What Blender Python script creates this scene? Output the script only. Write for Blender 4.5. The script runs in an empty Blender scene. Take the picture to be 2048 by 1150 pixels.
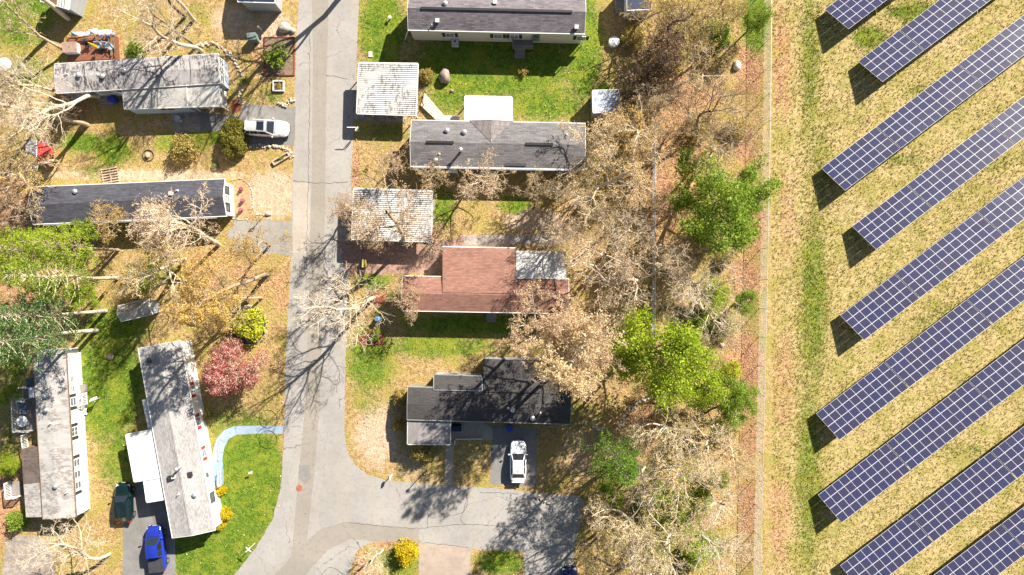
import bpy, bmesh, math, random
import numpy as np
from mathutils import Vector, Matrix, geometry
R = math.radians
SC = bpy.context.scene
COL = SC.collection
# ------------------------------------------------------------------ camera, sky, sun, exposure
S, H, CX, CY = 17.5, 74.0, 1024.0, 575.0        # photo pixels per metre on the ground, flying height, nadir pixel
cam = bpy.data.cameras.new('camera'); cam_o = bpy.data.objects.new('camera', cam); COL.objects.link(cam_o)
cam.sensor_width = 36.0; cam.lens = 36.0 * H / (2048 / S); cam.clip_start = 1.0; cam.clip_end = 1500.0
cam_o.location = (0, 0, H); cam_o.rotation_euler = (0, 0, 0); SC.camera = cam_o
SUN_EL, SUN_AZ = R(35.0), math.atan2(0.665, 0.745)   # azimuth from +Y towards +X
world = bpy.data.worlds.new('World'); SC.world = world; world.use_nodes = True
wn = world.node_tree; sky = wn.nodes.new('ShaderNodeTexSky'); sky.sky_type = 'NISHITA'; sky.sun_disc = False
sky.sun_elevation = SUN_EL; sky.sun_rotation = SUN_AZ
wn.links.new(sky.outputs[0], wn.nodes['Background'].inputs[0]); wn.nodes['Background'].inputs[1].default_value = 0.044
sun = bpy.data.lights.new('sun', 'SUN'); sun.energy = 5.0; sun.angle = R(0.53); sun.color = (1.0, 0.93, 0.82)
sun_o = bpy.data.objects.new('sun', sun); COL.objects.link(sun_o); sun_o.location = (30, 34, 60)
sd = Vector((math.sin(SUN_AZ) * math.cos(SUN_EL), math.cos(SUN_AZ) * math.cos(SUN_EL), math.sin(SUN_EL)))
sun_o.rotation_euler = sd.to_track_quat('Z', 'Y').to_euler()
SC.view_settings.view_transform = 'Standard'; SC.view_settings.look = 'None'; SC.view_settings.gamma = 1.0
SC.view_settings.exposure = 1.33
SC.cycles.max_bounces = 5; SC.cycles.diffuse_bounces = 2; SC.cycles.glossy_bounces = 2; SC.cycles.transmission_bounces = 2

def P(px, py, z=0.0):
    """world point at height z that the photo shows at pixel (px, py)"""
    k = (H - z) / H
    return Vector(((px - CX) / S * k, (CY - py) / S * k, z))

# ------------------------------------------------------------------ materials
def nmat(name):
    m = bpy.data.materials.new(name); m.use_nodes = True
    return m, m.node_tree, m.node_tree.nodes['Principled BSDF']
def nd(t, typ, **kw):
    n = t.nodes.new(typ)
    for k, v in kw.items():
        if k in n.inputs.keys(): n.inputs[k].default_value = v
        else: setattr(n, k, v)
    return n
def c4(c): return (c[0], c[1], c[2], 1.0)
def hexc(r, g, b):
    f = lambda v: (v / 255 / 12.92) if v / 255 <= .04045 else ((v / 255 + .055) / 1.055) ** 2.4
    return (f(r), f(g), f(b))
def mixc(t, fac, a, b, blend='MIX'):
    n = t.nodes.new('ShaderNodeMix'); n.data_type = 'RGBA'; n.blend_type = blend
    for sock, v in ((n.inputs[0], fac), (n.inputs[6], a), (n.inputs[7], b)):
        if hasattr(v, 'is_output') or hasattr(v, 'links'): t.links.new(v, sock)
        elif isinstance(v, (int, float)): sock.default_value = v
        else: sock.default_value = c4(v)
    return n.outputs[2]
def math_(t, op, a, b=None, clamp=False):
    n = t.nodes.new('ShaderNodeMath'); n.operation = op; n.use_clamp = clamp
    for i, v in enumerate((a, b)):
        if v is None: continue
        if isinstance(v, (int, float)): n.inputs[i].default_value = v
        else: t.links.new(v, n.inputs[i])
    return n.outputs[0]
def sstep(t, v, lo, hi):
    n = t.nodes.new('ShaderNodeMapRange'); n.interpolation_type = 'SMOOTHSTEP'
    n.inputs[1].default_value = lo; n.inputs[2].default_value = hi
    t.links.new(v, n.inputs[0]); return n.outputs[0]
def noise(t, scale, detail=4, rough=.6, co=None, stretch=None, dist=0.0):
    n = nd(t, 'ShaderNodeTexNoise', Scale=scale, Detail=detail, Roughness=rough, Distortion=dist)
    tc = t.nodes.new('ShaderNodeTexCoord')
    src = tc.outputs[co or 'Object']
    if stretch:
        mp = t.nodes.new('ShaderNodeMapping'); mp.inputs['Scale'].default_value = stretch
        t.links.new(src, mp.inputs[0]); src = mp.outputs[0]
    t.links.new(src, n.inputs['Vector']); return n.outputs[0]
def bump(t, b, h, strength=.5, dist=.05):
    n = nd(t, 'ShaderNodeBump', Strength=strength, Distance=dist); t.links.new(h, n.inputs['Height'])
    t.links.new(n.outputs[0], b.inputs['Normal'])
MATS = {}
def mat(name, col, rough=.7, var=.25, scale=3.0, metal=0.0, coat=0.0, bmp=0.0, stretch=None, spec=None):
    """plain surface: a base colour broken up by two scales of noise"""
    if name in MATS: return MATS[name]
    m, t, b = nmat(name)
    n1 = noise(t, scale, 5, .65, stretch=stretch); n2 = noise(t, scale * 7, 2, .5)
    dark = [c * (1 - var) for c in col]; lite = [min(1, c * (1 + var * .6)) for c in col]
    c = mixc(t, sstep(t, n1, .3, .7), dark, lite)
    c = mixc(t, math_(t, 'MULTIPLY', n2, var * .8), c, [x * .6 for x in col])
    t.links.new(c, b.inputs['Base Color']); b.inputs['Roughness'].default_value = rough
    b.inputs['Metallic'].default_value = metal; b.inputs['Coat Weight'].default_value = coat
    if spec is not None: b.inputs['Specular IOR Level'].default_value = spec
    if bmp: bump(t, b, n2, bmp, .03)
    MATS[name] = m; return m
def shingle(name, col, row=.16, wid=.55, contrast=.5, patch=.5, moss=None, mossamt=.5):
    m, t, b = nmat(name)
    tc = t.nodes.new('ShaderNodeTexCoord')
    br = nd(t, 'ShaderNodeTexBrick', Scale=1.0)
    br.inputs['Brick Width'].default_value = wid; br.inputs['Row Height'].default_value = row
    br.inputs['Mortar Size'].default_value = .018; br.inputs['Mortar Smooth'].default_value = .3; br.inputs['Bias'].default_value = 0
    t.links.new(tc.outputs['Object'], br.inputs['Vector'])
    br.inputs['Color1'].default_value = c4([c * (1 - contrast * .6) for c in col])
    br.inputs['Color2'].default_value = c4([min(1, c * (1 + contrast)) for c in col])
    br.inputs['Mortar'].default_value = c4([c * .5 for c in col])
    n1 = noise(t, .9, 5, .7, stretch=(.35, 1, 1)); n2 = noise(t, 9, 3, .6, stretch=(.3, 1, 1)); n3 = noise(t, 40, 2)
    c = mixc(t, math_(t, 'MULTIPLY', sstep(t, n1, .35, .7), patch), br.outputs[0], [min(1, x * 1.7 + .02) for x in col])
    c = mixc(t, math_(t, 'MULTIPLY', sstep(t, n2, .4, .75), .55), c, [x * .5 for x in col])
    c = mixc(t, math_(t, 'MULTIPLY', sstep(t, n3, .5, .75), .5), c, [min(1, x * 2.0) for x in col])
    if moss:
        n4 = noise(t, .55, 6, .72)
        c = mixc(t, math_(t, 'MULTIPLY', sstep(t, n4, .5, .68), mossamt), c, moss)
    t.links.new(c, b.inputs['Base Color']); b.inputs['Roughness'].default_value = .85
    bump(t, b, br.outputs[1], .4, -.02); MATS[name] = m; return m
def metal_roof(name, col, stain, amt=.6, seam=0.0, streak=(1, .12, 1)):
    """weathered flat metal sheet: streaks and black blotches that run with the slope"""
    m, t, b = nmat(name)
    n1 = noise(t, 1.1, 6, .7, stretch=streak); n2 = noise(t, 5.0, 5, .7, stretch=(1, .35, 1)); n3 = noise(t, .45, 3, .6); n4 = noise(t, 22, 3)
    c = mixc(t, sstep(t, n1, .35, .72), col, [x * .66 for x in col])
    c = mixc(t, math_(t, 'MULTIPLY', math_(t, 'MULTIPLY', sstep(t, n2, .46, .55), sstep(t, n3, .40, .52)), amt), c, stain)
    c = mixc(t, math_(t, 'MULTIPLY', n4, .3), c, [x * .6 for x in col])
    t.links.new(c, b.inputs['Base Color']); b.inputs['Roughness'].default_value = .6
    MATS[name] = m; return m
def leaf_mat(name, col, col2, trans=.35, rough=.6):
    m, t, b = nmat(name)
    g = t.nodes.new('ShaderNodeNewGeometry')
    c = mixc(t, g.outputs['Random Per Island'], col, col2)
    n = noise(t, .8, 3, .6)
    c = mixc(t, math_(t, 'MULTIPLY', sstep(t, n, .4, .7), .45), c, [x * .55 for x in col])
    t.links.new(c, b.inputs['Base Color']); b.inputs['Roughness'].default_value = rough
    b.inputs['Specular IOR Level'].default_value = .25
    tr = t.nodes.new('ShaderNodeBsdfTranslucent'); t.links.new(c, tr.inputs[0])
    mx = t.nodes.new('ShaderNodeMixShader'); mx.inputs[0].default_value = trans
    t.links.new(b.outputs[0], mx.inputs[1]); t.links.new(tr.outputs[0], mx.inputs[2])
    t.links.new(mx.outputs[0], t.nodes['Material Output'].inputs[0]); MATS[name] = m; return m

# ------------------------------------------------------------------ mesh building
class MB:
    def __init__(s): s.v = []; s.f = []; s.m = []
    def add(s, vs, fs, mi=0):
        o = len(s.v); s.v.extend([tuple(v) for v in vs]); s.f.extend([tuple(i + o for i in f) for f in fs]); s.m.extend([mi] * len(fs)); return s
    def box(s, c, d, rz=0.0, mi=0, tilt=None):
        x, y, z = d[0] / 2, d[1] / 2, d[2] / 2
        M = Matrix.Rotation(rz, 3, 'Z')
        if tilt is not None: M = M @ tilt
        vs = [Vector(c) + M @ Vector((sx * x, sy * y, sz * z)) for sz in (-1, 1) for sx, sy in ((-1, -1), (1, -1), (1, 1), (-1, 1))]
        return s.add(vs, [(3, 2, 1, 0), (4, 5, 6, 7), (0, 1, 5, 4), (1, 2, 6, 5), (2, 3, 7, 6), (3, 0, 4, 7)], mi)
    def quad(s, a, b, c, d, mi=0): return s.add([a, b, c, d], [(0, 1, 2, 3)], mi)
    def slab(s, quad, th, mi=0):
        """a four-cornered sheet (top corners, counter-clockwise) with thickness th downwards"""
        top = [Vector(p) for p in quad]; bot = [p - Vector((0, 0, th)) for p in top]; n = len(top)
        fs = [tuple(range(n)), tuple(range(2 * n - 1, n - 1, -1))] + [(i, n + i, n + (i + 1) % n, (i + 1) % n) for i in range(n)]
        return s.add(top + bot, fs, mi)
    def tube(s, p0, p1, r0, r1=None, n=8, mi=0, caps=True):
        p0, p1 = Vector(p0), Vector(p1); r1 = r0 if r1 is None else r1
        d = (p1 - p0).normalized(); a = d.orthogonal().normalized(); b = d.cross(a)
        vs = [p0 + (a * math.cos(k * 2 * math.pi / n) + b * math.sin(k * 2 * math.pi / n)) * r0 for k in range(n)]
        vs += [p1 + (a * math.cos(k * 2 * math.pi / n) + b * math.sin(k * 2 * math.pi / n)) * r1 for k in range(n)]
        fs = [(k, (k + 1) % n, n + (k + 1) % n, n + k) for k in range(n)]
        if caps: fs += [tuple(range(n - 1, -1, -1)), tuple(range(n, 2 * n))]
        return s.add(vs, fs, mi)
    def lathe(s, c, prof, n=14, mi=0, sx=1.0, sy=1.0, jit=0.0, rng=None):
        """prof: list of (radius, z)"""
        c = Vector(c); vs = []
        for r, z in prof:
            for k in range(n):
                a = k * 2 * math.pi / n; q = r * (1 + (rng.uniform(-jit, jit) if rng else 0))
                vs.append(c + Vector((q * math.cos(a) * sx, q * math.sin(a) * sy, z)))
        m = len(prof)
        fs = [(i * n + k, i * n + (k + 1) % n, (i + 1) * n + (k + 1) % n, (i + 1) * n + k) for i in range(m - 1) for k in range(n)]
        fs += [tuple(range(n - 1, -1, -1)), tuple(range((m - 1) * n, m * n))]
        return s.add(vs, fs, mi)
    def ring(s, R_, r, z, n=32, k=6):
        vs = [((R_ + r * math.cos(b)) * math.cos(a), (R_ + r * math.cos(b)) * math.sin(a), z + r * math.sin(b)) for a in [i * 2 * math.pi / n for i in range(n)] for b in [j * 2 * math.pi / k for j in range(k)]]
        return s.add(vs, [(i * k + j, ((i + 1) % n) * k + j, ((i + 1) % n) * k + (j + 1) % k, i * k + (j + 1) % k) for i in range(n) for j in range(k)])
    def stone(s, c, r, rng, flat=.7, mi=0):
        c = Vector(c); n = 6
        prof = [(.55, -.5), (1.0, -.1), (.85, .45), (.35, .8)]
        rz = rng.uniform(0, 6); sx, sy = rng.uniform(.8, 1.35), rng.uniform(.7, 1.1); vs = []
        for q, z in prof:
            for k in range(n):
                a = k * math.pi / 3 + rng.uniform(-.25, .25); w = q * rng.uniform(.8, 1.15)
                x, y = w * math.cos(a) * sx, w * math.sin(a) * sy
                vs.append(c + Vector((x * math.cos(rz) - y * math.sin(rz), x * math.sin(rz) + y * math.cos(rz), z * flat + rng.uniform(-.06, .06))) * r)
        fs = [(i * n + k, i * n + (k + 1) % n, (i + 1) * n + (k + 1) % n, (i + 1) * n + k) for i in range(3) for k in range(n)]
        fs += [(5, 4, 3, 2, 1, 0), tuple(range(18, 24))]
        return s.add(vs, fs, mi)
    def build(s, name, mats, parent=None, label=None, smooth=False):
        me = bpy.data.meshes.new(name); me.from_pydata(s.v, [], s.f)
        for m in (mats if isinstance(mats, (list, tuple)) else [mats]): me.materials.append(m)
        me.polygons.foreach_set('material_index', s.m)
        if smooth: me.polygons.foreach_set('use_smooth', [True] * len(s.f))
        me.update(); o = bpy.data.objects.new(name, me); COL.objects.link(o)
        if parent: o.parent = parent
        if label: o['label'] = label
        return o
def thing(name, label, cat, loc=(0, 0, 0), rz=0.0, group=None):
    o = bpy.data.objects.new(name, None); COL.objects.link(o); o.empty_display_size = .3
    o.location = loc; o.rotation_euler = (0, 0, rz); return tag(o, label, cat, group)
def tag(o, label, cat, group=None):
    o['label'] = label; o['category'] = cat
    if group: o['group'] = group
    return o
def structure(o, kind='structure'): o['kind'] = kind; return o
def copy_tree(o, parent=None):
    c = o.copy(); COL.objects.link(c)
    if parent: c.parent = parent
    for ch in list(o.children): copy_tree(ch, c)
    return c
def sheet(name, pts, z, m, kind='structure', sub=0, rough_edge=0.0, seed=1):
    """flat sheet on the ground outlined in photo pixels; rough_edge (m) makes its border ragged"""
    rng = random.Random(seed); ps = [P(x, y, 0) for x, y in pts]
    if rough_edge:
        out = []
        for a, b in zip(ps, ps[1:] + ps[:1]):
            n = max(1, int((b - a).length / .45))
            for k in range(n):
                q = a.lerp(b, k / n); out.append(q + Vector((rng.uniform(-1, 1), rng.uniform(-1, 1), 0)) * rough_edge)
        ps = out
    tris = geometry.tessellate_polygon([ps])
    mb = MB(); fs = []
    for t in tris:
        a, b, c = (ps[i] for i in t)
        fs.append(t if (b - a).cross(c - a).z > 0 else (t[0], t[2], t[1]))
    mb.add([(p.x, p.y, z) for p in ps], fs)
    o = mb.build(name, m)
    if kind: structure(o, kind)
    return o
def smooth_path(pts, step=.25):
    ps = [P(x, y) for x, y in pts]; out = []
    for i in range(len(ps) - 1):
        p0, p1, p2, p3 = ps[max(0, i - 1)], ps[i], ps[i + 1], ps[min(len(ps) - 1, i + 2)]
        n = max(1, int((p2 - p1).length / step))
        for k in range(n):
            t = k / n
            out.append(.5 * ((2 * p1) + (p2 - p0) * t + (2 * p0 - 5 * p1 + 4 * p2 - p3) * t * t + (3 * p1 - p0 - 3 * p2 + p3) * t ** 3))
    out.append(ps[-1]); return out
# ------------------------------------------------------------------ ground, road, drives
def axis(lo, hi, step, far):
    a = np.arange(lo, hi + step / 2, step)
    return np.concatenate([np.array([-far, -far * .6, -far * .35, lo - 25, lo - 8]), a, np.array([hi + 8, hi + 25, far * .35, far * .6, far])])
GREEN = [(765, 60, 52, 90, .95), (990, 130, 190, 75, 1.0), (1165, 90, 45, 130, .95), (1090, 205, 110, 45, .8), (905, 195, 75, 45, .75), (770, 265, 60, 25, .6),
         (215, 770, 85, 120, 1.0), (240, 910, 55, 90, .72), (495, 960, 80, 130, 1.15), (420, 1095, 110, 70, 1.15), (465, 850, 90, 45, .62), (230, 655, 75, 45, .9),
         (40, 30, 70, 70, 1.0), (50, 150, 70, 60, .62), (165, 285, 45, 22, .95), (225, 300, 40, 35, .95), (365, 285, 60, 25, .85), (425, 270, 35, 25, .8), (190, 345, 40, 20, .6),
         (740, 720, 55, 75, .8), (870, 690, 150, 32, .75), (735, 800, 40, 45, .55), (880, 410, 40, 45, .8), (1030, 410, 40, 22, .8), (745, 560, 45, 28, .75),
         (1000, 1125, 50, 28, 1.0), (800, 1125, 50, 40, .75), (940, 920, 35, 28, .45), (1150, 830, 45, 45, .5), (1430, 610, 60, 90, .55), (1340, 1010, 90, 150, .7), (1400, 1090, 60, 40, .8), (1300, 985, 40, 40, .8), (1430, 70, 50, 40, .6), (1400, 640, 60, 30, .6), (1510, 40, 30, 70, 1.0),
         (1622, 120, 26, 190, .6), (1638, 330, 30, 120, .5), (1628, 600, 34, 200, .7), (1618, 950, 30, 240, .66), (1880, 640, 70, 22, .5), (1780, 560, 50, 14, .45), (1960, 330, 70, 20, .5), (1850, 180, 60, 18, .5), (1750, 770, 60, 16, .5), (1940, 900, 60, 16, .5), (1830, 25, 70, 22, .8), (1740, 75, 40, 25, .85), (1800, 320, 60, 16, .55), (1900, 620, 60, 18, .5), (340, 545, 60, 30, .55), (560, 120, 25, 40, .7),
         (20, 900, 20, 90, .6), (30, 730, 30, 60, .7), (430, 130, 25, 50, .6), (545, 190, 25, 25, .6), (150, 30, 40, 20, .5), (390, 30, 40, 40, .5), (1230, 190, 40, 60, .5), (950, 650, 160, 25, .9)]
LITTER = [(1564, 130, 30, 170, .62), (1574, 430, 32, 150, .55), (1568, 760, 32, 160, .6), (1560, 1040, 32, 150, .62), (1495, 140, 30, 60, .9), (1490, 290, 25, 50, .8), (1500, 440, 35, 85, .95), (1488, 560, 40, 60, .8), (1485, 722, 42, 62, 1.0), (1500, 880, 25, 60, .7), (1495, 1010, 28, 90, .7), (1400, 380, 120, 120, .5), (1380, 640, 120, 120, .45), (1400, 1050, 110, 100, .5), (1270, 780, 60, 60, .5), (520, 110, 70, 60, .5), (330, 100, 90, 50, .5), (1290, 860, 50, 60, .95), (20, 400, 45, 60, .9), (70, 590, 80, 60, .95), (90, 665, 60, 30, .8), (12, 1010, 40, 90, .95),
          (1340, 330, 110, 220, .7), (440, 560, 120, 70, .6), (560, 580, 28, 60, .6), (712, 420, 10, 150, .9), (800, 490, 60, 20, .6), (1200, 600, 90, 180, .5), (1500, 150, 30, 60, .8),
          (1330, 930, 100, 120, .55), (890, 250, 40, 22, .7), (566, 940, 9, 150, .7), (1000, 1096, 70, 5, .9), (790, 1086, 70, 6, .9), (720, 1120, 20, 40, .7), (1380, 180, 90, 60, .7), (760, 590, 25, 15, .9)]
DIRT = [(755, 870, 55, 75, .9), (1070, 440, 65, 24, 1.1), (545, 390, 60, 55, 1.0), (470, 40, 60, 40, .8), (545, 60, 45, 50, .9), (300, 350, 260, 14, .85), (520, 60, 110, 40, .7), (1582, 420, 40, 170, .45), (1570, 720, 36, 170, .4), (1564, 1020, 34, 180, .4), (1165, 900, 60, 90, .6),
        (50, 240, 70, 20, .7), (330, 560, 60, 30, .6), (870, 960, 70, 25, .5), (1900, 80, 60, 60, .5), (820, 930, 40, 60, .6), (380, 245, 160, 18, .55), (700, 330, 30, 80, .3), (260, 260, 60, 20, .5),
        (1710, 430, 60, 50, .5), (1680, 180, 40, 60, .45), (320, 20, 50, 30, .4), (1160, 330, 70, 140, .35)]
def make_ground():
    xs, ys = axis(-62, 62, .4, 900), axis(-36, 36, .4, 900)
    X, Y = np.meshgrid(xs, ys); nx, ny = len(xs), len(ys)
    px, py = X * S + CX, CY - Y * S
    def field(bl):
        f = np.zeros_like(px)
        for cx, cy, rx, ry, w in bl:
            d = ((px - cx) / rx) ** 2 + ((py - cy) / ry) ** 2
            f = np.maximum(f, w * np.exp(-.75 * d ** 1.5))
        return f
    rng = np.random.default_rng(3)
    Z = np.zeros_like(X)
    co = np.stack([X, Y, Z], -1).reshape(-1, 3)
    idx = np.arange(nx * ny).reshape(ny, nx)
    f = np.stack([idx[:-1, :-1], idx[:-1, 1:], idx[1:, 1:], idx[1:, :-1]], -1).reshape(-1, 4)
    me = bpy.data.meshes.new('ground'); me.from_pydata(co.tolist(), [], f.tolist())
    at = me.attributes.new('cover', 'FLOAT_COLOR', 'POINT')
    woods = np.exp(-(((px - 1370) / 190) ** 4)) * .8
    field_ = 1 / (1 + np.exp(-(px - 1540) / 12))
    data = np.stack([field(GREEN), np.maximum(field(LITTER), 0), field(DIRT), field_], -1).reshape(-1)
    at.data.foreach_set('color', data.astype(np.float32))
    o = bpy.data.objects.new('ground', me); COL.objects.link(o); structure(o)
    m, t, b = nmat('ground_cover')
    a = nd(t, 'ShaderNodeAttribute', attribute_name='cover'); sp = t.nodes.new('ShaderNodeSeparateColor'); t.links.new(a.outputs['Color'], sp.inputs[0])
    big = noise(t, .16, 5, .65); med = noise(t, .9, 6, .7); fine = noise(t, 4.2, 5, .72); vf = noise(t, 11, 3, .7)
    def wt(ch, lo, hi, k=.9):
        v = math_(t, 'ADD', ch, math_(t, 'MULTIPLY', math_(t, 'SUBTRACT', med, .5), k))
        v = math_(t, 'ADD', v, math_(t, 'MULTIPLY', math_(t, 'SUBTRACT', fine, .5), .7))
        return sstep(t, v, lo, hi)
    pat = noise(t, .38, 7, .75); cl = noise(t, 2.3, 6, .78, dist=.6); spk = noise(t, 7.5, 4, .8); vor = nd(t, 'ShaderNodeTexVoronoi', Scale=3.4, Randomness=1.0)
    tcv = t.nodes.new('ShaderNodeTexCoord'); t.links.new(tcv.outputs['Object'], vor.inputs['Vector']); vd = vor.outputs['Distance']
    dry = mixc(t, sstep(t, cl, .38, .62), (.22, .14, .05), (.50, .345, .17))
    dry = mixc(t, sstep(t, pat, .45, .60), dry, (.31, .255, .06))
    dry = mixc(t, math_(t, 'MULTIPLY', sstep(t, spk, .52, .64), .75), dry, (.62, .44, .22))
    dry = mixc(t, math_(t, 'MULTIPLY', sstep(t, spk, .46, .38), .6), dry, (.13, .095, .028))
    # stubble field on the solar side: pale straw broken by dark green tufts
    straw = mixc(t, sstep(t, cl, .36, .6), (.29, .235, .08), (.49, .375, .175))
    straw = mixc(t, math_(t, 'MULTIPLY', sstep(t, spk, .52, .64), .6), straw, (.66, .50, .28))
    straw = mixc(t, math_(t, 'MULTIPLY', sstep(t, vd, .30, .16), sstep(t, cl, .62, .46)), straw, (.15, .135, .025))
    straw = mixc(t, math_(t, 'MULTIPLY', sstep(t, pat, .45, .6), .7), straw, (.27, .25, .055))
    c = mixc(t, a.outputs['Alpha'], dry, straw)
    lit = mixc(t, sstep(t, cl, .38, .62), (.22, .09, .042), (.52, .275, .15))
    lit = mixc(t, math_(t, 'MULTIPLY', sstep(t, spk, .5, .62), .8), lit, (.62, .43, .28))
    lit = mixc(t, sstep(t, pat, .54, .66), lit, (.42, .27, .09))
    c = mixc(t, wt(sp.outputs[1], .35, .75), c, lit)
    dirt = mixc(t, sstep(t, cl, .35, .65), (.38, .26, .165), (.62, .46, .33))
    dirt = mixc(t, math_(t, 'MULTIPLY', sstep(t, spk, .53, .64), .6), dirt, (.74, .60, .46))
    c = mixc(t, wt(sp.outputs[2], .35, .85), c, dirt)
    gr = mixc(t, sstep(t, cl, .36, .64), (.035, .09, .01), (.15, .235, .018))
    gr = mixc(t, math_(t, 'MULTIPLY', sstep(t, pat, .45, .62), .7), gr, (.25, .26, .028))
    gr = mixc(t, math_(t, 'MULTIPLY', sstep(t, spk, .5, .64), .5), gr, (.33, .36, .07))
    c = mixc(t, wt(sp.outputs[0], .28, .80), c, gr)
    t.links.new(c, b.inputs['Base Color']); b.inputs['Roughness'].default_value = .95; b.inputs['Specular IOR Level'].default_value = .1
    hs = math_(t, 'ADD', cl, math_(t, 'MULTIPLY', spk, .5)); bump(t, b, hs, .7, .2)
    me.materials.append(m); return o
make_ground()

def asphalt(name, col, var=.2, crack=.35, warm=(.34, .29, .22)):
    m, t, b = nmat(name)
    n1 = noise(t, .22, 6, .7); n2 = noise(t, 2.4, 5, .7); n3 = noise(t, 26, 3, .6); n4 = noise(t, .6, 5, .7, stretch=(1, .18, 1))
    c = mixc(t, sstep(t, n1, .3, .7), [x * (1 - var) for x in col], [min(1, x * (1 + var)) for x in col])
    c = mixc(t, math_(t, 'MULTIPLY', sstep(t, n4, .45, .7), .4), c, warm)
    c = mixc(t, math_(t, 'MULTIPLY', sstep(t, n2, .48, .68), .5), c, [x * .68 for x in col])
    c = mixc(t, math_(t, 'MULTIPLY', sstep(t, n3, .45, .75), .5), c, [min(1, x * 1.4) for x in col])
    v = nd(t, 'ShaderNodeTexVoronoi', feature='DISTANCE_TO_EDGE', Scale=.16)
    tc = t.nodes.new('ShaderNodeTexCoord'); wv = nd(t, 'ShaderNodeTexNoise', Scale=1.4, Detail=5)
    t.links.new(tc.outputs['Object'], wv.inputs['Vector'])
    ad = t.nodes.new('ShaderNodeVectorMath'); ad.operation = 'MULTIPLY_ADD'; ad.inputs[1].default_value = (1.2, 1.2, 0)
    t.links.new(wv.outputs[1], ad.inputs[0]); t.links.new(tc.outputs['Object'], ad.inputs[2]); t.links.new(ad.outputs[0], v.inputs['Vector'])
    k = math_(t, 'MULTIPLY', math_(t, 'SUBTRACT', 1.0, sstep(t, v.outputs['Distance'], .0, .006)), math_(t, 'MULTIPLY', sstep(t, n1, .45, .6), crack))
    c = mixc(t, k, c, [x * .25 for x in col])
    t.links.new(c, b.inputs['Base Color']); b.inputs['Roughness'].default_value = .9; b.inputs['Specular IOR Level'].default_value = .2
    bump(t, b, n3, .35, .02); MATS[name] = m; return m
A_ROAD = asphalt('old_asphalt', (.30, .282, .262), .14, .8, (.35, .30, .24))
A_PATCH = asphalt('patch_asphalt', (.262, .235, .2), .10, .3, (.27, .25, .22))
A_PALE = asphalt('pale_asphalt', (.37, .325, .275), .12, .3)
A_DRIVE = asphalt('drive_asphalt', (.20, .19, .18), .2, .6, (.25, .22, .19))
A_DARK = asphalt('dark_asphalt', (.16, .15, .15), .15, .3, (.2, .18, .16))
A_PINK = asphalt('pinkish_concrete', (.34, .27, .22), .2, .6)
A_CONC = asphalt('walk_concrete', (.36, .31, .25), .15, .5)
A_GRAVEL = mat('brown_gravel', (.34, .21, .16), .95, .45, 2.5, bmp=.8)
A_GREY = mat('grey_gravel', (.33, .28, .24), .95, .4, 1.5, bmp=.8)
L_EDGE = [(608, -60), (598, 0), (592, 100), (589, 205), (587, 290), (584, 400), (583, 520), (578, 600), (572, 700), (569, 800), (567, 900), (562, 970), (545, 1040), (515, 1090), (470, 1148), (420, 1240)]
road_pts = L_EDGE[:] + [(675, 1240), (697, 1150), (713, 1104), (728, 1090), (748, 1083), (838, 1085), (838, 1240), (940, 1240), (941, 1098), (1048, 1102), (1053, 1240), (1150, 1240), (1148, 1100), (1160, 1050),
            (1170, 1003), (1155, 992), (1072, 986), (980, 975), (890, 972), (830, 966), (770, 960), (735, 950), (710, 930), (695, 905), (689, 870), (690, 760), (693, 640), (699, 500), (704, 330), (707, 240), (713, 130), (718, 0), (722, -60)]
sheet('road', road_pts, .004, A_ROAD, rough_edge=.05)
sheet('road_patch', [(622, -60), (658, -60), (652, 250), (650, 420), (645, 620), (640, 800), (628, 955), (606, 1150), (588, 1240), (566, 1240), (582, 1130), (596, 960), (612, 800), (618, 560), (624, 350), (626, 100)], .008, A_PATCH, rough_edge=.02)
sheet('road_patch', [(586, 365), (615, 365), (621, 372), (618, 505), (600, 508), (585, 505)], .009, A_PALE, rough_edge=.03)
sheet('road_patch', [(540, 1160), (585, 1110), (640, 1058), (690, 1043), (760, 1050), (838, 1058), (838, 1084), (748, 1082), (700, 1078), (655, 1100), (612, 1150), (590, 1200), (500, 1200)], .0125, A_PATCH, rough_edge=.05)
sheet('road_patch', [(598, 930), (620, 930), (622, 955), (610, 968), (597, 955)], .016, A_DRIVE, rough_edge=.03)
# dark crack lines of the lower street
crackm = mat('crack_filler', (.05, .045, .045), .9, .1)
def crack(pts, w=.022, seed=0):
    rng = random.Random(seed); ps = smooth_path(pts, .3); mb = MB(); prev = None
    for i, p in enumerate(ps[:-1]):
        d = (ps[i + 1] - p); d = d.normalized() if d.length else Vector((1, 0, 0)); n = Vector((-d.y, d.x, 0))
        j = n * rng.uniform(-.07, .07); ww = w * rng.uniform(.4, 1.2); a, b = p + j + n * ww, p + j - n * ww
        a.z = b.z = .020
        if prev: mb.quad(prev[1], b, a, prev[0])
        prev = (a, b)
    structure(mb.build('road_crack', crackm))
for i, c in enumerate([[(697, 1045), (760, 1052), (838, 1056), (905, 1050), (960, 1050), (1060, 1055), (1100, 1053), (1140, 1065)], [(838, 972), (842, 1000), (855, 1020), (856, 1060)],
                       [(937, 975), (930, 1010), (922, 1040), (935, 1050)], [(585, 852), (606, 852)], [(840, 1085), (880, 1088), (940, 1096)], [(586, 362), (640, 366), (700, 364)],
                       [(960, 985), (990, 985), (1040, 988)], [(620, 60), (618, 300), (612, 560)], [(652, 150), (700, 158)], [(860, 1035), (900, 1032), (930, 1020), (934, 990)], [(633, 1160), (660, 1135), (690, 1150)]]):
    crack(c, .02, i)
sheet('driveway', [(838, 1085), (940, 1096), (940, 1240), (838, 1240)], .013, A_PINK)
sheet('driveway', [(488, 207), (540, 212), (586, 214), (592, 212), (589, 292), (560, 290), (490, 290), (478, 270), (440, 262), (400, 262), (400, 225), (478, 232)], .0045, A_DRIVE, rough_edge=.06)
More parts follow.
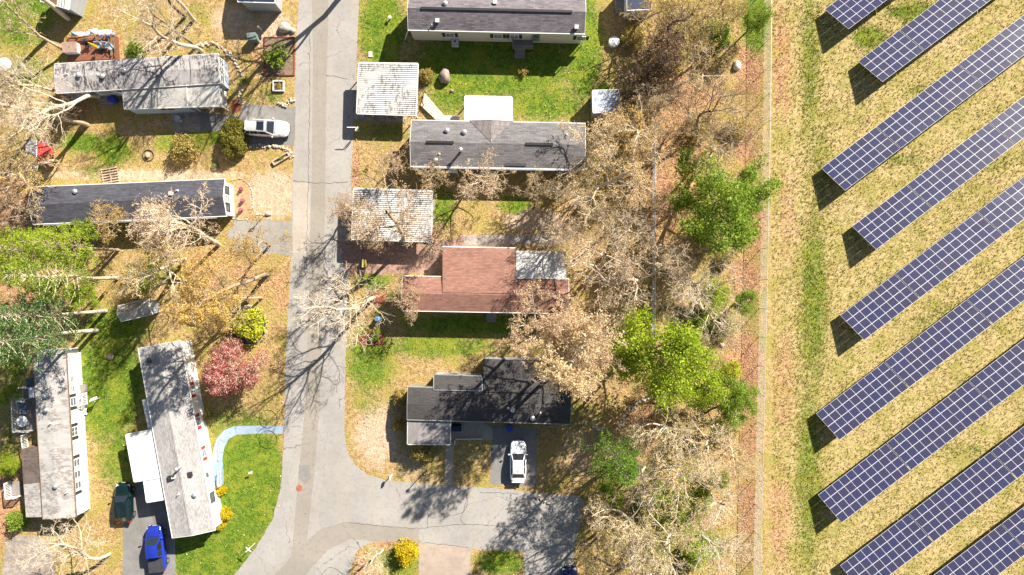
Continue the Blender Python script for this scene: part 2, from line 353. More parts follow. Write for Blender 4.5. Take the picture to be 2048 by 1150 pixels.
sheet('driveway', [(470, 440), (530, 440), (575, 442), (586, 440), (586, 512), (540, 508), (500, 500), (470, 496), (455, 470)], .0046, asphalt('grey_pad', (.255, .24, .22), .22, .5, (.34, .27, .19)), rough_edge=.18)
sheet('driveway', [(245, 1160), (246, 1060), (264, 1000), (275, 955), (330, 940), (345, 1000), (350, 1080), (352, 1160)], .0045, A_DRIVE, rough_edge=.04)
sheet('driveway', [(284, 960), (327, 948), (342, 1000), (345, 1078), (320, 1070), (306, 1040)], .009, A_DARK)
sheet('driveway', [(984, 852), (1074, 858), (1072, 974), (980, 968)], .0045, A_DRIVE, rough_edge=.03)
sheet('path', [(893, 884), (908, 884), (904, 970), (889, 969)], .0085, A_CONC)
sheet('patio', [(902, 842), (964, 842), (985, 858), (985, 880), (902, 880)], .0048, A_CONC)
sheet('path', [(676, 482), (860, 486), (900, 478), (930, 470), (1030, 468), (1112, 466), (1112, 488), (1030, 490), (930, 492), (885, 505), (880, 545), (820, 548), (690, 548)], .0044, A_GRAVEL, rough_edge=.2)
sheet('path', [(925, 470), (1110, 467), (1112, 486), (930, 490)], .0088, A_GREY, rough_edge=.1)
sheet('path', [(10, 1080), (40, 1068), (80, 1075), (105, 1100), (110, 1160), (5, 1160)], .0044, A_GREY, rough_edge=.2)
sheet('path', [(340, 225), (400, 222), (480, 232), (478, 262), (400, 262), (350, 270)], .0039, A_GREY, rough_edge=.15)
sheet('parking_pad', [(676, 385), (870, 392), (864, 486), (676, 482)], .0042, A_GREY, rough_edge=.15)
sheet('parking_pad', [(705, 150), (815, 160), (810, 245), (706, 240)], .0042, A_GREY, rough_edge=.1)
BLUE = asphalt('blue_painted_concrete', (.27, .35, .45), .2, .4, (.36, .40, .42))
sheet('path', [(567, 851), (565, 868), (520, 867), (474, 869), (457, 878), (449, 894), (445, 915), (446, 942), (428, 944), (425, 920), (427, 897), (434, 877), (449, 860), (470, 852), (520, 851)], .006, BLUE)
for a, b in (((447, 905), (427, 902)), ((446, 922), (425, 922)), ((437, 880), (436, 940)), ((450, 884), (433, 876)), ((462, 868), (454, 857)), ((474, 868), (470, 852)), ((530, 866), (528, 851))):
    crack([a, b], .02, 7)
# ------------------------------------------------------------------ buildings
WHITE = mat('white_paint', (.80, .79, .76), .5, .06, 2)
OFFW = mat('weathered_white', (.62, .60, .56), .55, .25, 2.5)
CREAM = mat('cream_siding', (.68, .62, .50), .6, .1, 1.5, stretch=(.2, .2, 9))
PBLUE = mat('pale_blue_siding', (.36, .46, .58), .6, .12, 1.5, stretch=(.2, .2, 9))
GREYW = mat('grey_siding', (.36, .38, .40), .6, .15, 1.5, stretch=(.2, .2, 9))
WHITES = mat('white_siding', (.80, .79, .77), .6, .06, 1.5, stretch=(.2, .2, 9))
DARKW = mat('dark_trim', (.035, .035, .04), .6, .2)
REDT = mat('red_shutter', (.45, .045, .03), .5, .15)
WOODG = mat('grey_deck_wood', (.26, .23, .21), .8, .3, 3, stretch=(.3, 4, 1))
WOODR = mat('red_brown_deck', (.22, .075, .04), .75, .4, 3, stretch=(.3, 4, 1))
WOODP = mat('pale_wood', (.50, .37, .25), .7, .2, 3)
WOODB = mat('brown_wood', (.20, .12, .07), .8, .35, 3)
STONE = mat('field_stone', (.44, .37, .31), .9, .45, 5, bmp=.6)
GALV = mat('galvanised_metal', (.52, .53, .55), .4, .15, 6, metal=.6)
BLACK = mat('black_plastic', (.02, .02, .022), .5, .2)
def glassmat():
    m, t, b = nmat('window_glass'); b.inputs['Base Color'].default_value = (.10, .115, .135, 1); b.inputs['Roughness'].default_value = .08
    b.inputs['Specular IOR Level'].default_value = .6; return m
GLASS = glassmat()
def edgeframe(A, B, D, h):
    a, b, d = P(*A, h), P(*B, h), P(*D, h); u = (b - a); L = u.length; u.normalize(); v = Vector((u.y, -u.x, 0)); W = (d - a).dot(v)
    c = a + u * L / 2 + v * W / 2; return c, math.atan2(u.y, u.x), L, W
def gable(mb, L, W, h, rise, yr=0.0, th=.13, mi=0, fi=1, x0=None, x1=None):
    """two sloping sheets meeting on a ridge along local x, with white eave boards"""
    x0 = -L / 2 if x0 is None else x0; x1 = L / 2 if x1 is None else x1
    for s in (1, -1):
        e = s * W / 2
        q = [(x0, yr, h + rise), (x1, yr, h + rise), (x1, e, h), (x0, e, h)]
        if s < 0: mb.slab([q[3], q[2], q[1], q[0]], th, mi)
        else: mb.slab(q, th, mi)
def fascia(L, W, h, rise, yr=0.0, m=None):
    mb = MB(); m = m or WHITE
    for s in (1, -1): mb.box((0, s * (W / 2 + .035), h - .07), (L + .1, .07, .16))
    for s in (1, -1):
        x = s * (L / 2 + .02)
        for e in (W / 2, -W / 2):
            mb.add([(x, yr, h + rise + .015), (x, e, h + .015), (x, e, h - .16), (x, yr, h + rise - .16), (x + s * .04, yr, h + rise + .015), (x + s * .04, e, h + .015), (x + s * .04, e, h - .16), (x + s * .04, yr, h + rise - .16)],
                   [(0, 1, 2, 3), (7, 6, 5, 4), (0, 4, 5, 1), (1, 5, 6, 2), (2, 6, 7, 3), (3, 7, 4, 0)])
    return mb, m
SIDES = {'S': (0, -1), 'N': (0, 1), 'E': (1, 0), 'W': (-1, 0)}
def wall_box(mb, L, W, h, rise, o, z0=0.55, mi=0, yr=0.0):
    """walls with gable ends, closed under the roof"""
    x, y = L / 2 - o, W / 2 - o; g = rise * (1 - abs(yr) / max(W / 2, .1)) if False else rise
    k = h - .14; gz = h + g - .16
    vs = [(-x, -y, z0), (x, -y, z0), (x, y, z0), (-x, y, z0), (-x, -y, k), (x, -y, k), (x, y, k), (-x, y, k), (-x, yr, gz), (x, yr, gz)]
    fs = [(0, 1, 5, 4), (2, 3, 7, 6), (1, 2, 6, 9, 5), (3, 0, 4, 8, 7), (3, 2, 1, 0)]
    return mb.add(vs, fs, mi)
def window(root, side, pos, L, W, o, w=1.0, hh=1.05, z=1.35, shutter=None, grid=(1, 2), frame=None):
    sx, sy = SIDES[side]; frame = frame or WHITE
    if sx: c = Vector((sx * (L / 2 - o), pos, z + hh / 2)); rz = 0; ex = lambda t, n: (n, t)
    else: c = Vector((pos, sy * (W / 2 - o), z + hh / 2)); ex = lambda t, n: (t, n)
    nrm = Vector((sx, sy, 0)); tan = Vector((0, 1, 0)) if sx else Vector((1, 0, 0))
    mb = MB(); t = .07
    def bar(dt, dz, wt, wz, nn=.07):
        p = c + tan * dt + Vector((0, 0, dz)) + nrm * (nn / 2 + .004); d = ex(wt, nn); mb.box(p, (d[0], d[1], wz))
    bar(0, hh / 2, w + 2 * t, t); bar(0, -hh / 2, w + 2 * t + .1, t, .1); bar(-w / 2 - t / 2, 0, t, hh - t); bar(w / 2 + t / 2, 0, t, hh - t)
    for k in range(1, grid[0]): bar(-w / 2 + w * k / grid[0], 0, .035, hh - t, .045)
    for k in range(1, grid[1]): bar(0, -hh / 2 + hh * k / grid[1], w, .035, .05)
    f = mb.build('window', frame, root)
    pm = MB(); d = ex(w, .02); pm.box(c + nrm * .014, (d[0], d[1], hh - t)); pm.build('pane', GLASS, f)
    if shutter:
        for s in (-1, 1):
            sm = MB(); d = ex(.34, .04); sm.box(c + tan * s * (w / 2 + t + .21) + nrm * .024, (d[0], d[1], hh + .1))
            for k in range(5): 
                d2 = ex(.24, .02); sm.box(c + tan * s * (w / 2 + t + .21) + nrm * .054 + Vector((0, 0, -hh * .4 + k * hh * .2)), (d2[0], d2[1], hh * .12))
            sm.build('shutter', shutter, root)
def door(root, side, pos, L, W, o, m, w=.9, hh=2.0, z=.62):
    sx, sy = SIDES[side]; nrm = Vector((sx, sy, 0)); tan = Vector((0, 1, 0)) if sx else Vector((1, 0, 0))
    c = Vector((sx * (L / 2 - o), pos, z + hh / 2)) if sx else Vector((pos, sy * (W / 2 - o), z + hh / 2))
    ex = (lambda t, n: (n, t)) if sx else (lambda t, n: (t, n))
    mb = MB(); d = ex(w, .05); mb.box(c + nrm * .03, (d[0], d[1], hh))
    d = ex(w * .6, .03); mb.box(c + nrm * .065 + Vector((0, 0, .45)), (d[0], d[1], .7), mi=1)
    dd = mb.build('door', [m, GLASS], root)
    hb = MB(); hb.box(c + nrm * .09 + tan * (w * .4), (.06, .06, .12)); hb.build('handle', GALV, dd)
def vents(root, lst, h, rise, W, yr=0.0):
    """roof vents: (x, y, kind) on a gable roof, kind p pipe, b box, c cap, s stack"""
    for x, y, k in lst:
        zz = h + rise * (1 - abs(y - yr) / (W / 2)); mb = MB()
        if k == 'p': mb.tube((x, y, zz - .05), (x, y, zz + .35), .06, n=10); mb.lathe((x, y, zz), [(.14, .0), (.08, .06)], 10); mb.build('vent_pipe', OFFW, root)
        elif k == 'b': mb.box((x, y, zz + .12), (.34, .34, .26)); mb.box((x, y, zz + .27), (.42, .42, .05)); mb.build('roof_vent', OFFW, root)
        elif k == 'c': mb.lathe((x, y, zz - .03), [(.16, 0), (.16, .22), (.27, .22), (.27, .3), (.08, .42)], 14); mb.build('roof_vent', GALV, root)
        elif k == 'd': mb.box((x, y, zz + .08), (.5, .42, .2)); mb.box((x, y, zz + .19), (.56, .48, .04)); mb.build('skylight', DARKW, root)
        elif k == 's': mb.tube((x, y, zz - .05), (x, y, zz + .95), .13, n=12); mb.lathe((x, y, zz + .95), [(.22, 0), (.22, .1), (.05, .2)], 12); mb.build('chimney_pipe', GALV, root)
def house(name, label, A, B, D, h, rise, roofm, wallm, o=.15, yr=0.0, trim=None, skirt=None, ridge=None, cat='mobile home'):
    c, rz, L, W = edgeframe(A, B, D, h)
    root = thing(name, label, cat, (c.x, c.y, 0), rz)
    wall_box(MB(), L, W, h, rise, o, yr=yr).build('wall', wallm, root)
    MB().box((0, 0, .28), (L - 2 * o - .06, W - 2 * o - .06, .56)).build('skirting', skirt or wallm, root)
    mb = MB(); gable(mb, L, W, h, rise, yr); rf = mb.build('roof', roofm, root)
    f, m = fascia(L, W, h, rise, yr, trim); f.build('roof_edge', m, root)
    for x0, x1 in ridge or ():
        MB().box(((x0 + x1) / 2, yr, h + rise + .03), (x1 - x0, .26, .07)).build('ridge_vent', BLACK, rf)
    return root, L, W
def deck_rail(mb, p0, p1, z, hh=.95, mi=0, n=None, th=.045):
    p0, p1 = Vector((p0[0], p0[1], z)), Vector((p1[0], p1[1], z)); L = (p1 - p0).length; rz = math.atan2(p1.y - p0.y, p1.x - p0.x); m = (p0 + p1) / 2
    mb.box(m + Vector((0, 0, hh)), (L, .11, .05), rz, mi); mb.box(m + Vector((0, 0, .12)), (L, .05, .05), rz, mi)
    n = n or max(2, int(L / .17))
    for k in range(n + 1):
        q = p0.lerp(p1, k / n); big = k in (0, n)
        mb.box(q + Vector((0, 0, hh / 2)), (.1 if big else th, .1 if big else th, hh), rz, mi)
def steps(mb, c, rz, w, n=4, rise=.17, run=.28, z0=0.0, mi=0):
    """n treads going up along local +y from c"""
    u = Vector((math.cos(rz), math.sin(rz), 0)); v = Vector((-u.y, u.x, 0))
    for k in range(n): mb.box(Vector(c) + v * (run * (k + .5)) + Vector((0, 0, z0 + rise * (k + .5))), (w, run + .02, rise), rz, mi)

R_BLUE = metal_roof('stained_sheet_roof', (.40, .375, .37), (.045, .04, .04), .95)
R_ADD = shingle('pale_worn_shingle', (.37, .35, .33), .13, .3, .25, .35, (.24, .23, .22), .5)
R_DARK = shingle('charcoal_shingle', (.05, .05, .064), .17, .5, .55, .35)
R_GREY = shingle('grey_shingle', (.33, .31, .30), .16, .3, .35, .4, (.2, .19, .2), .35)
R_TOP = shingle('slate_shingle', (.12, .105, .115), .17, .6, .6, .45)
R_MID = shingle('weathered_shingle', (.125, .118, .12), .17, .7, .5, .5)
R_RED = shingle('red_brown_shingle', (.225, .11, .08), .16, .5, .35, .3, (.15, .07, .055), .4)
R_BLK = shingle('black_shingle', (.047, .043, .042), .2, .9, .35, .3, (.085, .075, .07), .5)
R_FLAT = metal_roof('grey_flat_roof', (.30, .27, .265), (.15, .13, .13), .5)
R_WHT = metal_roof('white_sheet_roof', (.47, .445, .42), (.12, .08, .06), .6)
R_TARP = metal_roof('bright_white_sheet', (.80, .79, .76), (.6, .58, .55), .3)
R_BRN = metal_roof('stained_brown_roof', (.17, .13, .11), (.05, .035, .03), .6)
R_BLU = metal_roof('blue_grey_sheet', (.50, .56, .64), (.3, .34, .4), .4)
NAVY = mat('navy_sheet', (.03, .045, .09), .5, .3)

# blue home with the stained roof, upper left
r, L, W = house('blue_mobile_home', 'long pale blue mobile home with black stained metal roof beside a clutter covered deck', (110, 128), (436, 107.5), (118.5, 186), 2.75, .28, R_BLUE, PBLUE, .12, trim=OFFW)
for x in (-7.5, -4.2): window(r, 'S', x, L, W, .12, 1.5, .8)
door(r, 'S', -2.6, L, W, .12, WHITE)
for y in (-.95, 0, .95): window(r, 'E', y, L, W, .12, .75, .95)
for k in (-9.0, -5.6, -1.4, 2.2, 6.0): MB().box((k, 0.02, 3.055), (.035, W * .93, .02)).build('roof_seam', DARKW, r)
vents(r, [(-3.6, -.2, 'c'), (-6.2, .1, 'c'), (-1.2, .3, 'c'), (1.5, 1.0, 'p'), (8.6, -.3, 'p'), (-7.5, .3, 'p')], 2.75, .28, W)
def lean(root_name, label, cat, pts, zs, m, walls=None, th=.1, posts=None, edge=None, into=None, rname='roof'):
    """a single sloping sheet on posts or walls; pts are photo pixels of the four roof corners (clockwise in the photo from top left), zs their heights"""
    q = [P(x, y, z) for (x, y), z in zip(pts, zs)]; c = sum(q, Vector()) / 4; c.z = 0
    u = (q[1] - q[0]) + (q[2] - q[3]); rz = math.atan2(u.y, u.x)
    if into is None: root = thing(root_name, label, cat, c, rz); M = Matrix.Rotation(-rz, 3, 'Z'); off = c
    else:
        root = into; M = Matrix.Rotation(-root.rotation_euler.z, 3, 'Z'); off = Vector(root.location)
    lq = [M @ (p - off) for p in q]
    ro = MB().slab([lq[3], lq[2], lq[1], lq[0]], th).build(rname, m, root)
    if edge:
        mb = MB()
        for a, b in zip(lq, lq[1:] + lq[:1]):
            d = (b - a); mid = (a + b) / 2; n = Vector((-d.y, d.x, 0)).normalized()
            mb.add([a + n * .005 + Vector((0, 0, .03)), b + n * .005 + Vector((0, 0, .03)), b + n * .09 + Vector((0, 0, .03)), a + n * .09 + Vector((0, 0, .03)),
                    a + n * .005 - Vector((0, 0, .15)), b + n * .005 - Vector((0, 0, .15)), b + n * .09 - Vector((0, 0, .15)), a + n * .09 - Vector((0, 0, .15))],
                   [(0, 1, 2, 3), (7, 6, 5, 4), (0, 4, 5, 1), (1, 5, 6, 2), (2, 6, 7, 3), (3, 7, 4, 0)])
        mb.build('gutter', edge, root)
    if walls:
        ctr = sum(lq, Vector()) / 4; mb = MB(); w = [p + (ctr - p) * .03 for p in lq]
        vs = [Vector((p.x, p.y, 0)) for p in w] + [p - Vector((0, 0, th + .01)) for p in w]
        mb.add(vs, [(i, 4 + i, 4 + (i + 1) % 4, (i + 1) % 4) for i in range(4)]); mb.build('wall', walls, root)
    for t, s in posts or ():
        p = lq[0].lerp(lq[1], t).lerp(lq[3].lerp(lq[2], t), s)
        MB().box((p.x, p.y, (p.z - th) / 2), (.1, .1, p.z - th)).build('post', WHITE, root)
    return root, lq, ro
rb = r
lean('', '', '', [(246, 178.5), (372, 173.5), (374, 213.5), (249, 217.5)], (2.62, 2.62, 2.3, 2.3), R_ADD, PBLUE, into=rb, edge=OFFW, rname='addition_roof')
lean('', '', '', [(373, 173.5), (436, 171), (441, 211.5), (375, 213.5)], (2.58, 2.58, 2.27, 2.27), metal_roof('pale_ribbed_porch', (.55, .53, .49), (.4, .38, .35), .4, streak=(5, .2, 1)), None, into=rb, edge=OFFW, rname='porch_roof', posts=((.97, .95), (.1, .95), (.5, .95)))
def in_root(root, p):
    return Matrix.Rotation(-root.rotation_euler.z, 3, 'Z') @ (Vector(p) - Vector(root.location))
for px in (274, 327, 342):
    p = in_root(rb, P(px, 217.6, 1.6)); f = MB().box(p + Vector((0, -.02, 0)), (.95, .07, .8)).build('window', WHITE, rb)
    MB().box(p + Vector((0, -.05, 0)), (.8, .04, .65)).build('pane', GLASS, f)
mb = MB()
pa, pb, pc = in_root(rb, P(441, 180)), in_root(rb, P(453, 180)), in_root(rb, P(455, 217))
for k in range(5): mb.box((pa.x + .35, pa.y - .35 * k - .5, .5), (1.0, .32, .06), 0)
deck_rail(mb, (pb.x, pb.y), (pc.x, pc.y), .5); deck_rail(mb, (pc.x, pc.y), (pc.x - 3.0, pc.y), .5); mb.build('porch_railing', OFFW, rb)
mb = MB(); s0 = in_root(rb, P(216, 210)); mb.box((s0.x, s0.y + 1.0, .3), (1.9, 1.0, .6)); steps(mb, (s0.x, s0.y - .2, 0), 0, 1.3, 3, .18, .3); mb.build('entry_steps', WOODG, rb)

# dark roofed home, left
r, L, W = house('dark_roofed_mobile_home', 'long single mobile home with charcoal shingle roof and bright white gable end facing the road', (63, 374.5), (449, 358), (69, 448), 2.75, .62, R_DARK, WHITES, .22, ridge=None)
for y in (.95, -.95): window(r, 'E', y, L, W, .22, .75, 1.0, shutter=None, frame=DARKW)
window(r, 'E', 0, L, W, .22, .7, .9)
for x in (-8, -3, 3, 8): window(r, 'S', x, L, W, .22, 1.1, .9)
vents(r, [(5.6, .9, 'p'), (5.0, .6, 'b'), (4.4, -1.2, 'p'), (-5.6, 1.3, 'c')], 2.75, .62, W)
mb = MB(); p = in_root(r, P(341, 446, 2.5)); mb.box((p.x, p.y, 2.5), (.85, .55, .06)); mb.box((p.x - .38, p.y + .05, 1.25), (.05, .4, 2.5)); mb.box((p.x + .38, p.y + .05, 1.25), (.05, .4, 2.5)); mb.build('door_awning', WHITE, r)
MB().box((0, -W / 2 - .16, 2.66), (L * .9, .12, .1)).build('gutter', GALV, r)

# white home, lower left
r, L, W = house('white_mobile_home', 'long narrow white mobile home with stained flat sheet roof and a railed side deck', (86, 1038), (66, 712), (151, 1027), 2.6, .14, R_WHT, WHITES, .06, trim=WOODB)
o = .06
for x, n in ((6.1, 0), (5.0, 0)): window(r, 'S', x, L, W, o, .55, .6, 1.5)
window(r, 'S', 3.6, L, W, o, .85, .95, shutter=DARKW); window(r, 'S', .3, L, W, o, .9, 1.05, shutter=DARKW, grid=(2, 2))
for x in (-3.2, -4.5, -5.7): window(r, 'S', x, L, W, o, .7, 1.0)
for x in (-2.5, -6.5): MB().box((x, -W / 2 + o - .03, 1.9), (.34, .05, 1.15)).build('shutter', DARKW, r)
vents(r, [(1.5, .2, 'p'), (4.6, .5, 'c'), (5.4, .3, 'p'), (-5.4, 0, 'c'), (3.0, .6, 'c'), (7.0, .3, 'p'), (-6.2, -1.1, 'p')], 2.6, .14, W)
lean('', '', '', [(69.5, 701), (127, 699), (130, 711), (66, 713)], (2.45, 2.45, 2.5, 2.5), OFFW, WHITES, into=r, rname='end_roof')
lean('', '', '', [(42.5, 897), (76, 893.5), (82, 965), (46.5, 968)], (2.35, 2.45, 2.45, 2.35), R_BRN, WOODB, into=r, rname='side_shed_roof')
lean('', '', '', [(47, 968), (81.5, 965.5), (86, 1034), (52, 1034.5)], (2.32, 2.42, 2.42, 2.32), R_WHT, WHITES, into=r, rname='side_room_roof')
mb = MB(); a = in_root(r, P(42, 772)); b = in_root(r, P(76, 772)); c = in_root(r, P(76, 858)); d = in_root(r, P(46, 858))
mb.box(((a.x + c.x) / 2, (a.y + b.y) / 2, .55), (abs(a.x - c.x), abs(a.y - b.y), .1), 0, 1)
deck_rail(mb, (a.x, a.y), (d.x, d.y), .6); deck_rail(mb, (a.x, a.y), (b.x, b.y), .6); deck_rail(mb, (d.x, d.y), (c.x, c.y), .6)
mb.build('deck', [WHITE, WOODG], r); mb = MB()
e0, e1 = in_root(r, P(62, 866)), in_root(r, P(66, 893)); deck_rail(mb, (e0.x, e0.y), (e1.x, e1.y), .6)
mb.build('stair_railing', WHITE, r); mb = MB()
f0, f1, f2 = in_root(r, P(28, 960)), in_root(r, P(31, 990)), in_root(r, P(49, 988)); deck_rail(mb, (f0.x, f0.y), (f1.x, f1.y), .5); deck_rail(mb, (f1.x, f1.y), (f2.x, f2.y), .5); mb.box(((f0.x + f2.x) / 2, (f0.y + f2.y) / 2, .45), (1.6, 1.0, .1), 0, 1)
mb.build('landing', [WHITE, WOODG], r)
lean('', '', '', [(50, 757), (66, 756), (69, 773), (53, 775)], (1.9, 2.0, 2.0, 1.9), mat('dark_awning', (.05, .06, .09), .5, .2), None, into=r, rname='awning')
lean('', '', '', [(57, 776), (70, 775.5), (72, 795), (58, 796)], (2.1, 2.2, 2.2, 2.1), WHITE, None, into=r, rname='canopy')
mb = MB(); a = in_root(r, P(161, 768)); b = in_root(r, P(181, 806)); mb.box(((a.x + b.x) / 2, (a.y + b.y) / 2, .5), (abs(a.x - b.x), abs(a.y - b.y), .1), 0, 1)
deck_rail(mb, (a.x - 1.0, b.y), (b.x, b.y), .5, mi=0); deck_rail(mb, (b.x, b.y), (b.x, a.y), .5, mi=0); q = in_root(r, P(161, 815)); mb.box((q.x, q.y - .3, .25), (.9, .9, .3), 0, 0); mb.box((q.x - .6, q.y - .3, .12), (.4, .9, .2)); mb.build('entry_porch', [WHITE, WOODG], r)

# grey shingle home with red shutters
r, L, W = house('grey_roofed_mobile_home', 'long grey shingle mobile home with red window shutters on its white wall', (345, 1075.5), (276.5, 697), (428.5, 1058), 2.7, .42, R_GREY, WHITES, .1)
o = .1
window(r, 'S', 5.0, L, W, o, .85, 1.0, shutter=REDT, grid=(2, 3)); window(r, 'S', 1.4, L, W, o, .85, 1.0, shutter=REDT, grid=(2, 3)); window(r, 'S', -2.2, L, W, o, .7, .9, shutter=REDT)
door(r, 'S', -4.6, L, W, o, WHITE); window(r, 'S', -7.2, L, W, o, 1.0, .95, frame=DARKW)
vents(r, [(-3.0, -.15, 's'), (-4.0, -1.0, 'd'), (-3.9, .8, 'b'), (-4.0, 1.25, 'd'), (-6.3, -1.1, 'c'), (-5.9, .6, 'p'), (9.1, 1.2, 'd'), (8.5, 1.0, 'p')], 2.7, .42, W)
MB().box((.5, -.0, 3.14), (L * .98, .2, .04)).build('ridge_cap', R_GREY, r)
lean('', '', '', [(284, 800), (293, 797), (305, 855), (296, 858)], (2.2, 2.3, 2.3, 2.2), OFFW, None, into=r, rname='window_awning')
car_r, _, _ = lean('white_carport', 'flat bright white carport attached to the grey home above a dark green car', 'carport', [(252, 870), (308, 859), (329, 953), (269, 963)], (2.42, 2.5, 2.5, 2.42), R_TARP, None, edge=WHITE, posts=((.04, .05), (.04, .95), (.04, .5)))
lean('', '', '', [(288, 961), (325.5, 954), (331, 998), (294, 1004)], (2.36, 2.44, 2.44, 2.36), R_TARP, None, into=car_r, edge=WHITE, rname='lower_roof', posts=((.05, .95), (.95, .95)))

# cream home, top centre
r, L, W = house('cream_mobile_home', 'cream sided mobile home with slate grey shingle roof at the top of the lawn', (818.5, -16), (1170.5, -8), (817.8, 59.5), 3.3, .8, R_TOP, CREAM, .12, ridge=((-8.2, 8.2),))
for x in (-4.6, .75, 2.55, 10.0): window(r, 'S', x - .6, L, W, .12, .85, .95, shutter=DARKW, grid=(2, 2))
door(r, 'S', 4.35, L, W, .12, GALV)
vents(r, [(-6.4, -1.2, 'b'), (-5.6, .6, 'c'), (8.7, -1.5, 'b'), (-.2, .9, 'b'), (-7.0, -1.6, 'p')], 3.3, .8, W)
mb = MB(); p = in_root(r, P(1045, 96)); mb.box((p.x, p.y + .25, .75), (2.2, 1.3, .1)); steps(mb, (p.x - .3, p.y - 1.2, 0), 0, 1.2, 4, .18, .24)
deck_rail(mb, (p.x - 1.1, p.y - .4), (p.x + 1.1, p.y - .4), .8); deck_rail(mb, (p.x + 1.1, p.y - .4), (p.x + 1.1, p.y + .9), .8); deck_rail(mb, (p.x - 1.1, p.y - .4), (p.x - 1.1, p.y + .9), .8); mb.build('entry_porch', WOODG, r)
mb = MB(); mb.tube((L / 2 + .05, -W / 2 - .05, 3.2), (L / 2 + .05, -W / 2 - .05, .1), .05); mb.tube((-L / 2 - .05, -W / 2 - .05, 3.2), (-L / 2 - .9, -W / 2 + .1, .12), .05); mb.build('downpipe', WHITE, r)

# home with the cross gable, middle
r, L, W = house('cross_gabled_mobile_home', 'mobile home with weathered grey shingle roof and cross gable behind a white porch roof', (823.5, 240.5), (1170, 247), (822, 332), 2.85, .72, R_MID, GREYW, .2, ridge=((-7.8, -4.8), (3.0, 6.0)))
xg = -.75; yo = W / 2 + .1; zr = 2.85 + .6
mb = MB(); 
for s in (-1, 1):
    tri = [(xg, yo + .0, zr), (xg + s * 2.45, yo + .02, 2.865), (xg, .1, 3.575)]
    if s > 0: tri = [tri[0], tri[2], tri[1]]
    mb.slab(tri, .05)
mb.add([(xg - 2.4, yo, 2.82), (xg + 2.4, yo, 2.82), (xg, yo, zr - .03)], [(2, 1, 0)]); mb.build('cross_gable', shingle('brown_grey_shingle', (.17, .15, .145), .5, .17, .5, .4), r)
vents(r, [(-5.6, 1.35, 'c'), (-3.7, 1.2, 'c'), (-4.0, -.9, 's'), (-6.8, -1.9, 'c'), (-6.4, -1.2, 'p'), (7.5, 1.2, 'p')], 2.85, .72, W)
for x in (-6, 2, 8): window(r, 'S', x, L, W, .2, 1.1, .9)
p = in_root(r, P(1031, 333, 2.85)); MB().box((p.x, p.y + .18, 2.95), (2.3, .3, .06)).build('skylight', DARKW, r)
MB().box((0, -W / 2 - .14, 2.8), (L * .98, .14, .1)).build('gutter', GALV, r)
mb = MB(); p = in_root(r, P(905, 337, 2.4)); mb.box((p.x, p.y - .1, 2.35), (1.1, .75, .06)); mb.box((p.x - .5, p.y - .4, 1.15), (.06, .06, 2.3)); mb.box((p.x + .5, p.y - .4, 1.15), (.06, .06, 2.3)); mb.build('door_awning', WHITE, r)
lean('porch_canopy', 'blank bright white flat porch roof behind the cross gabled home', 'porch roof', [(930.5, 192.5), (1023.5, 194.5), (1024, 246.5), (930, 244)], (2.35, 2.35, 2.6, 2.6), R_TARP, None, edge=WHITE, posts=((.03, .05), (.97, .05), (.5, .05)))

# red brown home, middle
r, L, W = house('red_roofed_mobile_home', 'mobile home with red brown shingle roof and an attached white metal patio roof', (806, 552), (1137, 558), (805, 621), 2.85, .55, R_RED, WHITES, .15)
rr = r
lean('', '', '', [(885, 494), (1031, 496), (1031, 587), (885, 585)], (2.5, 2.5, 3.415, 3.415), R_RED, WHITES, into=r, rname='extension_roof', th=.1)
q0, q1 = in_root(r, P(885, 493.5, 2.47)), in_root(r, P(1031, 495.5, 2.47)); MB().box((q0 + q1) / 2, ((q1 - q0).length, .1, .12)).build('gutter', WHITE, r)
lean('', '', '', [(1032.5, 501), (1131.5, 503), (1132.5, 559), (1032, 557)], (2.6, 2.6, 2.97, 2.97), metal_roof('white_patio_metal', (.66, .64, .61), (.45, .4, .36), .5), None, into=r, rname='patio_roof', th=.06, posts=((.03, .05), (.97, .05), (.97, .6)))
for x in (-6, -1, 3.4, 7): window(r, 'S', x, L, W, .15, 1.0, .9)
mb = MB(); p = in_root(r, P(983, 632)); mb.box((p.x, p.y + .2, .3), (1.2, .8, .6)); steps(mb, (p.x, p.y - .7, 0), 0, 1.1, 2, .18, .28); mb.build('entry_steps', WOODG, r)

# dark home, lower middle
r, L, W = house('black_roofed_mobile_home', 'sprawling dark mobile home with black roof and several flat additions by the side street', (816.5, 774), (1142, 783), (815, 839), 2.9, .22, R_BLK, mat('green_grey_siding', (.2, .22, .2), .6, .15), .12, trim=mat('grey_green_trim', (.33, .36, .34), .6, .1))
lean('', '', '', [(868.5, 750), (963, 753), (964, 781), (868, 779)], (2.72, 2.72, 2.99, 2.99), R_BLK, GREYW, into=r, edge=GALV, rname='back_addition_roof')
lean('', '', '', [(967, 718), (1081, 720), (1081, 786), (967, 784)], (2.85, 2.85, 3.04, 3.04), R_BLK, GREYW, into=r, edge=None, rname='back_wing_roof')
lean('', '', '', [(1083, 761), (1130, 763), (1130, 788), (1083, 787)], (2.7, 2.7, 3.0, 3.0), R_BLK, GREYW, into=r, rname='back_porch_roof')
lean('', '', '', [(816, 841), (900.5, 840.5), (900, 888.5), (815.5, 888)], (2.66, 2.66, 2.45, 2.45), R_FLAT, GREYW, into=r, edge=OFFW, rname='front_room_roof')
vents(r, [(2.6, -.35, 'c'), (4.8, -1.2, 'c'), (2.1, -.2, 'p'), (5.6, -.6, 'p')], 2.9, .22, W)
mb = MB(); a = P(910, 877); b = P(963, 876); c = P(910, 886)
for p0, p1 in ((a, b), (a, c)):
    d = (p1 - p0); mb.box(in_root(r, (p0 + p1) / 2) + Vector((0, 0, .22)), (d.length + .12, .12, .44), math.atan2(d.y, d.x) - r.rotation_euler.z)
mb.build('patio_wall', OFFW, r)
